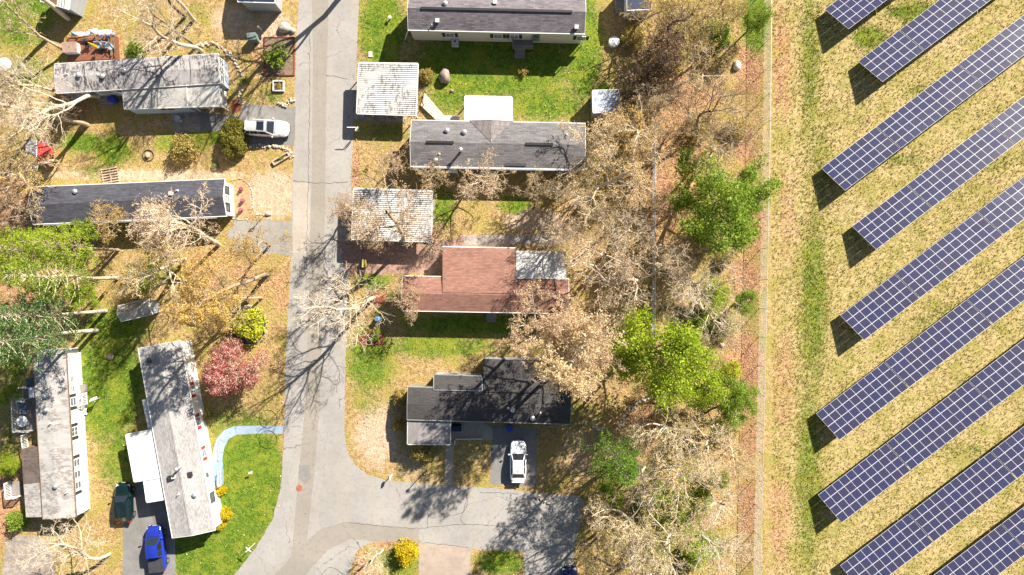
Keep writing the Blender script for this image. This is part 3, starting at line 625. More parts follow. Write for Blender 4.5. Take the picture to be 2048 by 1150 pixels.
for x in (-1.5, 1.0, 5.5): window(r, 'S', x, L, W, .12, 1.1, .9)
door(r, 'S', -2.6, L, W, .12, WHITE)

# ribbed carports
def ribbed_carport(label, A, B, C, D, zs, nrib, posts, dirt):
    root, q, ro = lean('ribbed_carport', label, 'carport', [A, B, C, D], zs, dirt, None, th=.05, edge=WHITE, posts=posts)
    mb = MB(); rng = random.Random(nrib)
    for k in range(nrib):
        s0, s1 = (k + .08) / nrib, (k + .74) / nrib
        a, b, c, d = q[0].lerp(q[3], s0), q[1].lerp(q[2], s0), q[1].lerp(q[2], s1), q[0].lerp(q[3], s1); z = Vector((0, 0, .055))
        mb.slab([d + z, c + z, b + z, a + z], .05)
    mb.build('roof_rib', metal_roof('white_rib_paint', (.74, .73, .70), (.12, .11, .10), .75, streak=(.15, 3, 1)), root); ro_ = root
    for t in (.2, .5, .8):
        p0 = q[0].lerp(q[1], t); p1 = q[3].lerp(q[2], t); MB().box((p0 + p1) / 2 - Vector((0, 0, .14)), ((.1), (p1 - p0).length * .98, .16)).build('beam', OFFW, root)
    return root
PAN = metal_roof('grey_roof_pan', (.30, .28, .26), (.06, .05, .05), .6)
ribbed_carport('white ribbed metal carport beside the road with clean roof and a wooden ramp', (718.2, 126), (835.5, 127.5), (832, 230.5), (713.8, 226.5), (2.35, 2.35, 2.2, 2.2), 25, ((.03, .05), (.97, .05), (.03, .95), (.97, .95), (.2, .95), (.6, .95)), PAN)
ribbed_carport('white ribbed metal carport half hidden under tree branches beside the road', (708, 377), (864, 382), (862, 483), (703.5, 478), (2.45, 2.45, 2.3, 2.3), 25, ((.03, .05), (.97, .05), (.03, .95), (.97, .95), (.5, .95)), PAN)

# sheds and roofs cut by the frame
sh, q, _ = lean('garden_shed', 'small shed with blue white roof at the edge of the woods by the upper lawn', 'shed', [(1185.5, 181.5), (1237.5, 180), (1240, 221), (1187, 225)], (2.3, 2.3, 2.4, 2.4), R_BLU, GREYW, edge=WHITE)
r, L, W = house('garden_shed', 'small grey roofed shed with pale gable under the budding trees', (236, 612), (297, 598), (244, 642), 2.0, .5, shingle('tan_grey_shingle', (.36, .32, .27), .13, .3, .25, .35), mat('blue_grey_boards', (.36, .42, .5), .7, .2), .12, cat='shed')
mb = MB(); gz = 2.1; mb.slab([(L / 2 - .9, -W / 2 - .1, gz + .02), (L / 2 + .15, -W / 2 - .1, gz + .02), (L / 2 + .15, 0, gz + .6), (L / 2 - .9, 0, gz + .6)], .05); mb.slab([(L / 2 - .9, 0, gz + .6), (L / 2 + .15, 0, gz + .6), (L / 2 + .15, W / 2 + .1, gz + .02), (L / 2 - .9, W / 2 + .1, gz + .02)], .05); mb.build('pale_roof_strip', R_WHT, r)
r, L, W = house('brown_ribbed_shed', 'shed with brown ribbed roof and white end strip behind the pale leaning trunk', (94, -42), (149, -26), (82, 2), 2.6, .3, metal_roof('brown_ribbed_metal', (.25, .15, .10), (.08, .05, .04), .6, streak=(6, .2, 1)), GREYW, .12, cat='shed')
for k in range(9): MB().box((-L / 2 + .3 + k * .3, -W / 4, 2.78), (.07, W / 2, .05), tilt=Matrix.Rotation(math.atan2(.3, W / 2), 3, 'X')).build('roof_batten', WOODB, r)
MB().slab([(L / 2 - 1.3, -W / 2, 2.63), (L / 2, -W / 2, 2.63), (L / 2, 0, 2.93), (L / 2 - 1.3, 0, 2.93)], .02).build('white_strip', WHITE, r)
r, L, W = house('navy_roofed_home', 'navy roofed building cut by the top edge above its broad shadow', (478, -78), (551, -76), (477, 3), 2.85, .4, NAVY, GREYW, .15, cat='building')
r, L, W = house('slate_blue_shed', 'blue grey shed with dark roof at the top edge beside the brown thicket', (1252, -45), (1300, -47), (1254.5, 20), 2.7, .25, NAVY, PBLUE, .06, cat='shed')
MB().box((-L / 2 - .4, -.4, .25), (.9, 1.6, .5)).build('door_step', WOODG, r)

# ------------------------------------------------------------------ solar field
PV, t, b = nmat('solar_cells')
tc = t.nodes.new('ShaderNodeTexCoord'); oi = t.nodes.new('ShaderNodeObjectInfo')
br = nd(t, 'ShaderNodeTexBrick', Scale=1.0, offset=0.0); br.inputs['Brick Width'].default_value = .156; br.inputs['Row Height'].default_value = .156
br.inputs['Mortar Size'].default_value = .006; br.inputs['Color1'].default_value = br.inputs['Color2'].default_value = (.03, .033, .085, 1); br.inputs['Mortar'].default_value = (.06, .06, .095, 1)
t.links.new(tc.outputs['Object'], br.inputs['Vector'])
c = mixc(t, math_(t, 'MULTIPLY', oi.outputs['Random'], .6), br.outputs[0], (.042, .038, .066))
t.links.new(c, b.inputs['Base Color']); b.inputs['Roughness'].default_value = .25; b.inputs['Specular IOR Level'].default_value = .3
PVF = mat('panel_frame', (.56, .55, .59), .45, .05, 2); STEEL = mat('rack_steel', (.42, .42, .44), .5, .15, 4, metal=.5)
ROW_ANG = math.atan2(.757, 1.0); ML, ZLO, ZHI, PLAN = 1.925, .8, 2.0, 3.42
TILT = math.atan2(ZHI - ZLO, PLAN); SL = math.hypot(ZHI - ZLO, PLAN) / 4
def panel_mesh():
    mb = MB(); a, b = ML - .012, SL - .012; f = .028
    mb.box((0, 0, 0), (a, b, .03), mi=1)
    for s in (-1, 1):
        x = s * (a / 4); w = a / 2 - f - .012
        mb.quad((x - w / 2 + s * .0, -b / 2 + f, .017), (x + w / 2, -b / 2 + f, .017), (x + w / 2, b / 2 - f, .017), (x - w / 2, b / 2 - f, .017), 0)
    return mb.build('solar_panel', [PV, PVF])
panel0 = panel_mesh(); used0 = False; pvr = random.Random(2)
rail_mb = {}
def solar_table(px, py, n, label):
    global used0
    p = P(px, py, ZLO); root = thing('solar_table', label, 'solar array', (p.x, p.y, 0), ROW_ANG, 'tilted solar tables in the field')
    ct, st = math.cos(TILT), math.sin(TILT)
    for i in range(n):
        for j in range(4):
            s = (j + .5) * SL; o = panel0 if not used0 else panel0.copy()
            if used0: COL.objects.link(o)
            used0 = True; o.parent = root
            o.location = (ML * (i + .5), -s * ct, ZLO + s * st); o.rotation_euler = (-TILT + pvr.gauss(0, .007), pvr.gauss(0, .007), pvr.gauss(0, .0015))
    Lt = n * ML
    for s in (SL * .9, SL * 3.1):
        MB().box((Lt / 2, -s * ct, ZLO + s * st - .09), (Lt - .2, .08, .12)).build('rail', STEEL, root)
    np_ = max(2, round(Lt / 3.6))
    for k in range(np_):
        x = Lt * (k + .5) / np_
        for s in (SL * .9, SL * 3.1): MB().box((x, -s * ct, (ZLO + s * st - .15) / 2), (.1, .14, ZLO + s * st - .15)).build('post', STEEL, root)
        MB().tube((x, -.2 * ct, ZLO + .2 * st - .06), (x, -3.5 * ct, ZLO + 3.5 * st - .06), .05, n=6).build('rafter', STEEL, root)
    return root
ROWS = [('topmost', 1649.5, 18.5, (4, 6)), ('second', 1716.3, 122.5, (3, 6, 6)), ('third', 1642.6, 336.2, (4, 6, 6, 6)), ('fourth', 1704, 452.5, (4, 6, 6)), ('fifth', 1680.2, 630.6, (4, 6, 6, 6)),
        ('sixth', 1632, 827, (5, 6, 6, 6)), ('seventh', 1635.8, 989.8, (5, 6, 6, 6)), ('eighth', 1680.2, 1130.8, (5, 6, 6)), ('bottom', 1839, 1171.5, (6, 6))]
ORD = ['first', 'second', 'third', 'fourth']; NUM = {3: 'three', 4: 'four', 5: 'five', 6: 'six'}
for nm, px, py, ns in ROWS:
    x, y = px, py; k = S * H / (H - ZLO)
    for i, n in enumerate(ns):
        last = i == len(ns) - 1
        where = 'at the lower left end' if i == 0 else ('cut by the right edge' if last else ORD[i] + ' from the left end')
        solar_table(x, y, n, f'solar table {NUM[n]} panels long {where} of the {nm} row')
        d = (n * ML + .11) * k; x += d * math.cos(ROW_ANG); y -= d * math.sin(ROW_ANG)
# ------------------------------------------------------------------ vehicles
def paint(name, col, metal=.25, rough=.3):
    m, t, b = nmat(name); n = noise(t, 2.5, 3)
    t.links.new(mixc(t, math_(t, 'MULTIPLY', n, .25), col, [x * .75 for x in col]), b.inputs['Base Color'])
    b.inputs['Metallic'].default_value = metal; b.inputs['Roughness'].default_value = rough; b.inputs['Coat Weight'].default_value = .6; b.inputs['Coat Roughness'].default_value = .06
    return m
def carglass():
    m, t, b = nmat('car_glass'); b.inputs['Base Color'].default_value = (.015, .02, .026, 1); b.inputs['Roughness'].default_value = .04; b.inputs['Specular IOR Level'].default_value = .8; return m
CARGLASS = carglass(); TYRE = mat('tyre_rubber', (.018, .018, .02), .85, .2); RIM = mat('wheel_rim', (.45, .45, .47), .3, .1, metal=.8)
LAMP = mat('headlight_lens', (.75, .77, .8), .1, .05); TAIL = mat('tail_light_lens', (.35, .015, .015), .2, .1); SEAT = mat('dark_interior', (.03, .03, .03), .8, .2)
def smooth(x, a, b):
    t = min(1, max(0, (x - a) / (b - a))); return t * t * (3 - 2 * t)
def car(name, label, cat, front, rear, W, Ht, pm, kind):
    """front and rear are photo pixels of the bumper centres at bumper height"""
    f, b = P(*front, .6), P(*rear, .6); L = (f - b).length; c = (f + b) / 2; rz = math.atan2(f.y - b.y, f.x - b.x)
    root = thing(name, label, cat, (c.x, c.y, .013), rz); hw = W / 2
    cab = {'suv': (.19, .06, -.39, -.48), 'sedan': (.21, .07, -.24, -.365), 'wagon': (.21, .07, -.30, -.43), 'pickup': (.27, .15, -.12, -.17)}[kind]
    zb = {'suv': 1.02, 'sedan': .92, 'wagon': .98, 'pickup': 1.06}[kind]; zh = zb - .06
    mb = MB(); N = 25; sec = 13
    rows = []
    for i in range(N):
        u = -.5 + i / (N - 1); x = u * L
        e = min(.5 - u, u + .5) * L
        w = hw * (1 - (.30 if kind in ('sedan', 'suv', 'wagon') else .2) * (1 - smooth(e, 0, .8)) ** 2 - .06 * (1 - smooth(e, 0, 1.6)))
        top = zb
        if u > cab[0]: top = zb - .05 - (.17 if kind != 'pickup' else .1) * smooth(u, cab[0], .5)
        if u < cab[3] or (kind in ('sedan',) and u < cab[3] + .02): top = zb - .03
        top -= .28 * (1 - smooth(e, 0, .28)); bot = .24 + .18 * (1 - smooth(e, 0, .5))
        r = []
        for y, z in ((-.90, bot), (-.99, bot + .12), (-1.0, .55), (-.985, top - .16), (-.93, top - .05), (-.80, top), (0, top + .035), (.80, top), (.93, top - .05), (.985, top - .16), (1.0, .55), (.99, bot + .12), (.90, bot)):
            r.append((x, y * w, max(z, bot)))
        rows.append(r)
    vs = [p for r in rows for p in r]; fs = []
    for i in range(N - 1):
        for k in range(sec - 1): fs.append((i * sec + k, i * sec + k + 1, (i + 1) * sec + k + 1, (i + 1) * sec + k))
        fs.append((i * sec + sec - 1, i * sec, (i + 1) * sec, (i + 1) * sec + sec - 1))
    fs += [tuple(range(sec)), tuple(range((N - 1) * sec + sec - 1, (N - 1) * sec - 1, -1))]
    mb.add(vs, fs)
    mb.build('body', pm, root, smooth=True)
    # greenhouse
    xb0, xr0, xr1, xb1 = [q * L for q in cab]; wb, wr = hw * .86, hw * .66
    zr = Ht; z0 = zb - .01
    pil = MB(); nseg = 6
    roofp = []
    for i in range(nseg + 1):
        t = i / nseg; x = xr0 + (xr1 - xr0) * t; arch = .05 * math.sin(math.pi * t)
        roofp.append([(x, -wr, zr - .06 + arch), (x, -wr * .85, zr - .01 + arch), (x, 0, zr + .02 + arch), (x, wr * .85, zr - .01 + arch), (x, wr, zr - .06 + arch)])
    vs = [p for r in roofp for p in r]; fs = [(i * 5 + k, i * 5 + k + 1, i * 5 + k + 6, i * 5 + k + 5) for i in range(nseg) for k in range(4)]
    mb2 = MB(); mb2.add(vs, [tuple(reversed(f_)) for f_ in fs]); rf = mb2.build('roof', pm, root, smooth=True)
    bp = lambda x, s: Vector((x, s * wb, z0))
    rp = lambda x, s: Vector((x, s * wr, zr - .06))
    # solid dark cabin under the paint pillars
    for s in (-1, 1):
        pil.add([bp(xb0, s), rp(xr0, s), rp(xr1, s), bp(xb1, s)], [(0, 1, 2, 3)])
    pil.add([bp(xb0, -1), bp(xb0, 1), rp(xr0, 1), rp(xr0, -1)], [(0, 1, 2, 3)]); pil.add([bp(xb1, -1), rp(xr1, -1), rp(xr1, 1), bp(xb1, 1)], [(0, 1, 2, 3)])
    pil.build('pillar', pm, root)
    def inset(q, k0, k1, j0, j1, off):
        a, b_, c_, d = q; f = lambda u, v: a.lerp(b_, u).lerp(d.lerp(c_, u), v)
        n = (b_ - a).cross(d - a).normalized() * off
        return [f(k0, j0) + n, f(k1, j0) + n, f(k1, j1) + n, f(k0, j1) + n]
    def glass(nm, q, k0, k1, j0, j1, sgn):
        g = inset(q, k0, k1, j0, j1, .012 * sgn); m = MB(); m.add(g, [(0, 1, 2, 3)]); return m.build(nm, CARGLASS, root)
    ws = [bp(xb0, -1), bp(xb0, 1), rp(xr0, 1), rp(xr0, -1)]; glass('windshield', ws, .05, .95, .04, .97, 1)
    rw = [bp(xb1, 1), bp(xb1, -1), rp(xr1, -1), rp(xr1, 1)]; glass('rear_window', rw, .07, .93, .1, .95, 1)
    for s in (-1, 1):
        sd_ = [bp(xb0, s), bp(xb1, s), rp(xr1, s), rp(xr0, s)]
        cuts = ((.10, .44), (.47, .78), (.81, .95)) if kind in ('suv', 'wagon') else (((.10, .50), (.54, .90)) if kind == 'sedan' else ((.1, .55), (.6, .92)))
        for k0, k1 in cuts: glass('side_window', sd_, k0, k1, .1, .9, 1 if s > 0 else -1)
        m = MB(); m.box((xb0 - .12, s * (hw + .09), zb + .1), (.12, .2, .14)); m.box((xb0 - .12, s * (hw - .03), zb + .06), (.05, .12, .05)); m.build('mirror', pm, root)
        for hx in (.04, -.16):
            m = MB(); m.box((L * hx, s * hw * .995, zb - .17), (.2, .03, .035)); m.build('handle', pm, root)
        m = MB(); m.box((L * .5 - .33, s * hw * .66, zb - .28), (.26, .30, .10), -s * .35); m.build('headlight', LAMP, root)
        m = MB(); m.box((-L * .5 + .16, s * hw * .68, zb - .2), (.14, .28, .14), s * .2); m.build('tail_light', TAIL, root)
        for wx in (.31, -.30):
            m = MB(); y0, y1 = s * (hw - .17), s * (hw + .015); m.tube((L * wx, y0, .33), (L * wx, y1, .33), .335, n=20); w_ = m.build('tyre', TYRE, None)
            wheel = bpy.data.objects.new('wheel', None); COL.objects.link(wheel); wheel.parent = root; w_.parent = wheel
            m = MB(); m.tube((L * wx, y1, .33), (L * wx, y1 + s * .012, .33), .21, n=14); m.build('rim', RIM, wheel)
    # hood, trunk and door shut lines
    ln = MB(); zc = zb + .0
    for s in (-1, 1):
        ln.box((L * (cab[0] + .5) / 2 + .1, s * hw * .74, zb - .045), (L * (.5 - cab[0]) * .55, .012, .02))
    ln.box((L * cab[0] + .12, 0, zb + .012), (.03, hw * 1.4, .014)); ln.build('panel_gap', BLACK, root)
    if kind == 'suv':
        for s in (-1, 1):
            m = MB(); m.tube((xr0 - .2, s * wr * .92, zr + .06), (xr1 + .15, s * wr * .92, zr + .06), .025); m.build('roof_rail', GALV, root)
        m = MB(); m.box((xr0 - .66, 0, zr + .066), (.82, wr * 1.5, .02)); m.build('sunroof', CARGLASS, root)
        m = MB(); m.box((xr1 - .06, 0, zr - .02), (.16, wr * 1.6, .03)); m.build('spoiler', pm, root)
    if kind == 'pickup':
        x1 = xb1 - .06; x0 = -L / 2 + .12
        m = MB(); m.box(((x0 + x1) / 2, 0, zb + .05), (x1 - x0, W * .84, .07)); m.box(((x0 + x1) / 2, 0, zb + .09), (x1 - x0 - .3, W * .6, .02)); m.build('bed_cover', mat('vinyl_cover', (.045, .045, .05), .6, .3), root)
    if kind == 'sedan':
        m = MB(); m.box((-L * .46, 0, zb + .0), (.12, hw * 1.5, .03)); m.build('trunk_lip', pm, root)
        m = MB(); m.box((xr1 + .35, 0, zr + .08), (.18, .05, .08)); m.build('antenna', pm, root)
    m = MB(); m.box((L / 2 - .02, 0, .42), (.08, W * .5, .14)); m.build('grille', BLACK, root)
    for xx in (L / 2 + .0, -L / 2 - .0):
        m = MB(); m.box((xx, 0, .52), (.03, .52, .12)); m.build('number_plate', OFFW, root)
    return root
car('silver_suv', 'silver suv with dark sunroof parked nose to the road beside the clipped hedge', 'car', (579, 259), (489, 254), 1.92, 1.68, paint('silver_paint', (.70, .69, .68), .3), 'suv')
car('white_sedan', 'white sedan parked on the driveway of the black roofed home', 'car', (1036.5, 880), (1036, 966), 1.86, 1.45, paint('pearl_white_paint', (.74, .75, .79), .1), 'sedan')
car('dark_green_wagon', 'dark green wagon parked on grass beside the white carport', 'car', (247, 965), (250, 1046), 1.9, 1.55, paint('dark_green_paint', (.006, .022, .022), .35, .22), 'wagon')
car('blue_pickup', 'bright blue pickup truck with dark bed cover on the lower left driveway', 'pickup', (309, 1051), (318, 1143), 1.95, 1.78, paint('bright_blue_paint', (.02, .045, .42), .35, .25), 'pickup')
car('navy_car', 'navy car cut by the bottom edge on the side street under the trees', 'car', (1138, 1133), (1141, 1215), 1.86, 1.45, paint('navy_paint', (.012, .016, .075), .35, .25), 'sedan')

# ------------------------------------------------------------------ yard things
rng0 = random.Random(11)
def stone_line(name, label, pts, size, cat='stone border', step=None, rows=1, m=None):
    size *= .72; ps = smooth_path(pts, step or size * 1.15); mb = MB(); c = ps[0].copy()
    for p in ps:
        for k in range(rows):
            q = p - c + Vector((rng0.uniform(-1, 1), rng0.uniform(-1, 1), 0)) * size * (.25 + .8 * (rows > 1)); q.z = size * .35 + k * size * .3
            mb.stone(q, size * rng0.uniform(.5, 1.05), rng0)
    o = mb.build(name, m or STONE); o.location = c; tag(o, label, cat); return o
PSTONE = mat('pale_stone', (.56, .48, .39), .9, .45, 4, bmp=.5)
stone_line('stone_border', 'curving pale stone border around the end of the blue home', [(397, 90), (425, 88), (441, 92), (455, 105), (470, 122), (480, 142), (486, 158), (484, 175), (480, 195), (484, 206)], .24, m=PSTONE, rows=2)
stone_line('stone_border', 'pale stone wall curving along the silver suv driveway', [(488, 295), (520, 292), (555, 293), (570, 297), (580, 303), (584, 314)], .25, m=PSTONE, rows=2)
stone_line('stone_border', 'short heap of pale stones at the driveway corner by the road', [(560, 206), (572, 210), (580, 205), (587, 200)], .25, m=PSTONE, rows=3)
stone_line('stone_border', 'thin stone ring around three potted flowers at the white gable end', [(464, 360), (480, 357), (495, 366), (503, 380), (506, 400), (505, 418), (499, 436), (480, 439), (466, 437)], .15, m=PSTONE)
stone_line('stone_border', 'round stone ring around the lime yellow bush', [(495 + 39 * math.cos(a), 651 + 39 * math.sin(a)) for a in [k * math.pi / 8 for k in range(17)]], .2, rows=1)
stone_line('stone_border', 'rough grey stone wall near the woods by the black roofed home', [(1186, 853), (1200, 856), (1215, 862), (1222, 866)], .3, m=PSTONE, rows=2)
stone_line('stone_border', 'dry stone wall climbing into the woods below the green trees', [(1235, 856), (1246, 840), (1257, 825), (1270, 812), (1284, 802), (1296, 793)], .28, m=PSTONE, rows=2)
stone_line('stone_border', 'small stone heap where the side street meets the yard', [(1074, 994), (1085, 1000), (1096, 1003)], .26, m=PSTONE, rows=3)
stone_line('stone_border', 'half ring of small stones beside the red maple', [(500, 705), (508, 716), (512, 730), (508, 744), (502, 752)], .14)
MULCH = mat('dark_mulch', (.075, .06, .055), .95, .4, 4, bmp=.8); RMULCH = mat('red_mulch', (.26, .07, .035), .95, .45, 4, bmp=.8)
ring = lambda cx, cy, rx, ry, n=18: [(cx + rx * math.cos(k * 2 * math.pi / n), cy + ry * math.sin(k * 2 * math.pi / n)) for k in range(n)]
sheet('mulch_bed', ring(495, 651, 37, 37), .006, MULCH, rough_edge=.05)
sheet('mulch_bed', [(485, 362), (497, 375), (501, 400), (499, 430), (480, 435), (466, 434), (466, 364)], .006, mat('tan_mulch', (.46, .27, .15), .95, .3, 3), rough_edge=.05)
sheet('mulch_bed', ring(472, 212, 11, 13), .007, RMULCH, rough_edge=.06)
sheet('mulch_bed', [(716, 676), (730, 668), (745, 659), (760, 660), (770, 675), (765, 690), (745, 692), (720, 690)], .006, RMULCH, rough_edge=.12)
sheet('mulch_bed', [(750, 597), (765, 590), (769, 602), (760, 612), (748, 610)], .006, RMULCH, rough_edge=.1)
sheet('mulch_bed', [(826, 462), (872, 462), (876, 480), (850, 488), (826, 480)], .013, RMULCH, rough_edge=.15)
# boulders
def boulder(name, label, px, py, r, sx, sy, h, m, seed=1, rz=0):
    rg = random.Random(seed); mb = MB(); n = 14; vs = []
    prof = [(.82, 0), (1.0, .25), (.93, .5), (.7, .78), (.35, .95), (.05, 1.0)]
    for q, z in prof:
        for k in range(n):
            a = k * 2 * math.pi / n; w = q * (1 + rg.uniform(-.07, .07) + .08 * math.sin(3 * a + seed))
            vs.append((r * sx * w * math.cos(a), r * sy * w * math.sin(a), h * (z + rg.uniform(-.03, .03))))
    mb.add(vs, [(i * n + k, i * n + (k + 1) % n, (i + 1) * n + (k + 1) % n, (i + 1) * n + k) for i in range(5) for k in range(n)] + [tuple(range(5 * n, 6 * n))])
    o = mb.build(name, m, smooth=True); o.location = P(px, py); o.rotation_euler.z = rz; tag(o, label, 'boulder'); return o
BROCK = mat('brown_rock', (.33, .25, .21), .9, .4, 2.5, bmp=1.0)
boulder('boulder', 'big brown oval boulder on the upper lawn', 890, 155, .8, .82, 1.08, 1.1, BROCK, 4)
boulder('boulder', 'small pinkish rock below the big brown boulder', 904, 182, .22, 1.2, .8, .2, BROCK, 7)
boulder('boulder', 'pinkish rock on the lawn beside the grey roofed home', 222, 713, .42, 1, .85, .35, mat('pink_rock', (.50, .34, .27), .9, .3, 3, bmp=.7), 5)
boulder('boulder', 'flat grey rocks beside the road near the top edge', 571, 57, .8, 1, .8, .7, PSTONE, 9)
boulder('boulder', 'smaller grey rock next to the flat rocks by the road', 586, 62, .4, 1, .8, .4, PSTONE, 12)
boulder('boulder', 'white rock among the leaf litter beyond the woods', 1444, 690, .3, 1, .8, .3, mat('white_rock', (.75, .72, .68), .8, .1), 14)
boulder('boulder', 'large pale rock among dry leaves in the upper woods', 1473, 132, .55, .8, 1.1, .6, mat('white_rock', (.75, .72, .68), .8, .1), 15)
# manhole
o = MB().lathe((0, 0, 0), [(.36, 0), (.36, .012), (.30, .012), (.30, .02)], 24).build('manhole_cover', mat('rusty_iron', (.36, .12, .06), .8, .35, 6)); o.location = P(598.5, 976); o.location.z = .0165; tag(o, 'round rusty manhole cover in the road', 'manhole')
# garden beds
def frame_bed(name, label, c, a, b, m, hh=.22):
    mb = MB(); x, y = a / 2, b / 2
    for s in (-1, 1): mb.box((0, s * y, hh / 2), (a + .12, .12, hh)); mb.box((s * x, 0, hh / 2), (.12, b - .12, hh))
    root = thing(name, label, 'garden bed', P(*c)); mb.build('frame', m, root); MB().box((0, 0, .05), (a - .12, b - .12, .08)).build('soil', mat('garden_soil', (.22, .155, .10), .95, .4, 3, bmp=.8), root); return root
frame_bed('garden_bed', 'large garden bed with thin red wood frame beside the road', (559, 113), 3.4, 4.3, mat('red_wood', (.22, .05, .035), .7, .3), .14)
frame_bed('garden_bed', 'small square raised bed with pale frame near the red framed bed', (558, 173), 1.15, 1.1, OFFW, .3)
rb_ = frame_bed('planter_box', 'slim planter box of green clumps beside the stone wall', (563, 318), 2.0, .45, WOODP, .3); rb_.rotation_euler.z = R(31)
# rocks/logs/benches
def simple(name, label, cat, px, py, rz=0, z=0): return thing(name, label, cat, P(px, py) + Vector((0, 0, z)), rz)
t_ = simple('fire_pit', 'round stone fire pit with a white pot on the tan grass', 'fire pit', 390, 628); mb = MB()
for k in range(14): mb.stone((.62 * math.cos(k * .449), .62 * math.sin(k * .449), .2), .22, rng0, .9)
mb.build('stone_ring', mat('pit_stone', (.36, .27, .18), .9, .35, 4, bmp=.5), t_); MB().lathe((0, 0, .05), [(.5, 0), (.5, .2)], 16).build('ash', GALV, t_); MB().lathe((-.2, -.05, .25), [(.16, 0), (.24, .3), (.2, .34)], 14).build('pot', WHITE, t_)
t_ = simple('bench', 'curved dark bench wrapped around the fire pit', 'bench', 392, 626); mb = MB()
for k in range(9):
    a = R(195 + k * 14); mb.box((.98 * math.cos(a), .98 * math.sin(a), .38), (.34, .26, .09), a)
mb.build('seat', mat('pale_bench_stone', (.46, .38, .28), .8, .3), t_)
mb = MB(); 
for k in (0, 4, 8): a = R(195 + k * 14); mb.box((.98 * math.cos(a), .98 * math.sin(a), .17), (.2, .1, .34), a)
mb.build('leg', DARKW, t_); MB().box((.1, 1.0, .25), (1.2, .35, .5)).build('back_block', DARKW, t_)
t_ = simple('log_bench', 'short hollow log bench on the tan grass above the ringed bush', 'log', 503, 592, R(58)); MB().tube((-.75, 0, .24), (.75, 0, .24), .22, .2, 12).build('log', WOODB, t_); MB().tube((-.78, 0, .24), (-.752, 0, .24), .14, n=12).build('end_hole', BLACK, t_)
# air conditioner
t_ = simple('air_conditioner', 'grey air conditioner unit against the cream wall', 'air conditioner', 911, 88); MB().box((0, 0, .42), (.8, .8, .8)).build('body', mat('grey_enamel', (.45, .45, .46), .5, .1), t_)
m_ = MB().lathe((0, 0, .82), [(.33, 0), (.33, .03), (.26, .03), (.26, .01)], 18).build('fan_grille', OFFW, t_); MB().lathe((0, 0, .85), [(.12, 0), (.1, .03)], 12).build('fan_hub', DARKW, m_)
# transformer
t_ = simple('utility_box', 'green grey utility box on bare soil near the garden bed', 'utility box', 511, 80); mb = MB(); mb.box((0, 0, .55), (.95, .75, 1.1), .12); mb.box((0, 0, 1.12), (1.0, .8, .06), .12); mb.build('body', mat('green_grey_enamel', (.16, .22, .20), .5, .2), t_); MB().box((.1, -.39, .6), (.5, .03, .7), .12).build('door', mat('green_grey_enamel', (.16, .22, .20), .5, .2), t_)
def post_thing(name, label, cat, px, py, hh, r, m, head=None, hm=None, rz=0):
    t_ = simple(name, label, cat, px, py, rz); MB().tube((0, 0, 0), (0, 0, hh), r, n=10).build('post', m, t_)
    if head:
        mb = MB(); head(mb, hh); mb.build('head', hm or m, t_)
    return t_
def cap(mb, z): mb.lathe((0, 0, z), [(.12, 0), (.12, .12), (.03, .18)], 12)
def boxhead(mb, z): mb.box((0, 0, z + .1), (.5, .2, .2)); mb.tube((-.25, 0, z + .2), (.25, 0, z + .2), .1, n=12)
post_thing('bollard', 'white capped pipe post beside the green utility box', 'post', 523, 60, .95, .1, OFFW, cap)
post_thing('mailbox', 'white mailbox at the kerb of the side street', 'mailbox', 784, 949, 1.0, .06, WHITE, boxhead, WHITE, R(80))
post_thing('lamp_post', 'thin black lamp post in the yard by the side street', 'lamp post', 854, 938, 2.1, .045, BLACK, lambda mb, z: mb.lathe((0, 0, z), [(.05, 0), (.15, .2), (.17, .3), (.03, .42)], 10), BLACK)
post_thing('mailbox', 'mailbox on a post beside the pale driveway of the dark roofed home', 'mailbox', 528, 432, 1.4, .06, WOODB, boxhead, OFFW, R(10))
boulder('boulder', 'small stone heap at the foot of the driveway mailbox', 537, 428, .38, 1, .7, .3, PSTONE, 21)
t_ = simple('name_sign', 'white hanging sign board on an arm beside the ribbed carport', 'sign', 718, 263); mb = MB(); mb.tube((0, 0, 0), (0, 0, 2.0), .05); mb.build('post', WHITE, t_); MB().box((-.4, 0, 1.95), (.95, .07, .07)).build('arm', WHITE, t_); MB().box((.12, -.08, 1.5), (.07, .55, .5), R(-35)).build('board', WHITE, t_)
t_ = simple('cross_sign', 'white crossed arm signpost on the lower lawn by the road bend', 'sign', 510, 1086); MB().tube((0, 0, 0), (0, 0, 1.9), .04).build('post', OFFW, t_); mb = MB(); mb.box((0, 0, 1.9), (.75, .1, .05), R(45)); mb.box((0, 0, 1.85), (.75, .1, .05), R(-40)); mb.build('arm', WHITE, t_)
t_ = simple('sign_board', 'leaning white sign board on the lawn beside the white home', 'sign', 200, 796); mb = MB(); mb.tube((0, 0, 0), (0, 0, 1.5), .035); mb.build('post', OFFW, t_); MB().box((.1, .1, 1.35), (.75, .06, .5), R(20), tilt=Matrix.Rotation(.6, 3, 'X')).build('board', WHITE, t_)
t_ = simple('basin_lid', 'round white cover in the shade beside the cream home', 'cover', 1227, 86); MB().lathe((0, 0, 0), [(.6, 0), (.62, .5), (.6, .56), (.2, .62)], 24).build('lid', mat('white_vinyl', (.66, .66, .68), .5, .15, 2), t_)
t_ = simple('utility_cover', 'pale square ground cover on the lawn above the ribbed carport', 'cover', 741, 109); MB().box((0, 0, .05), (.42, .62, .1)).build('lid', OFFW, t_)
t_ = simple('vent_disc', 'white round cap on the grass near the top of the road', 'cap', 781, 38); MB().tube((0, 0, 0), (0, 0, .5), .08).build('pipe', OFFW, t_); MB().lathe((0, 0, .5), [(.2, 0), (.2, .06), (.05, .1)], 16).build('cap', OFFW, t_)
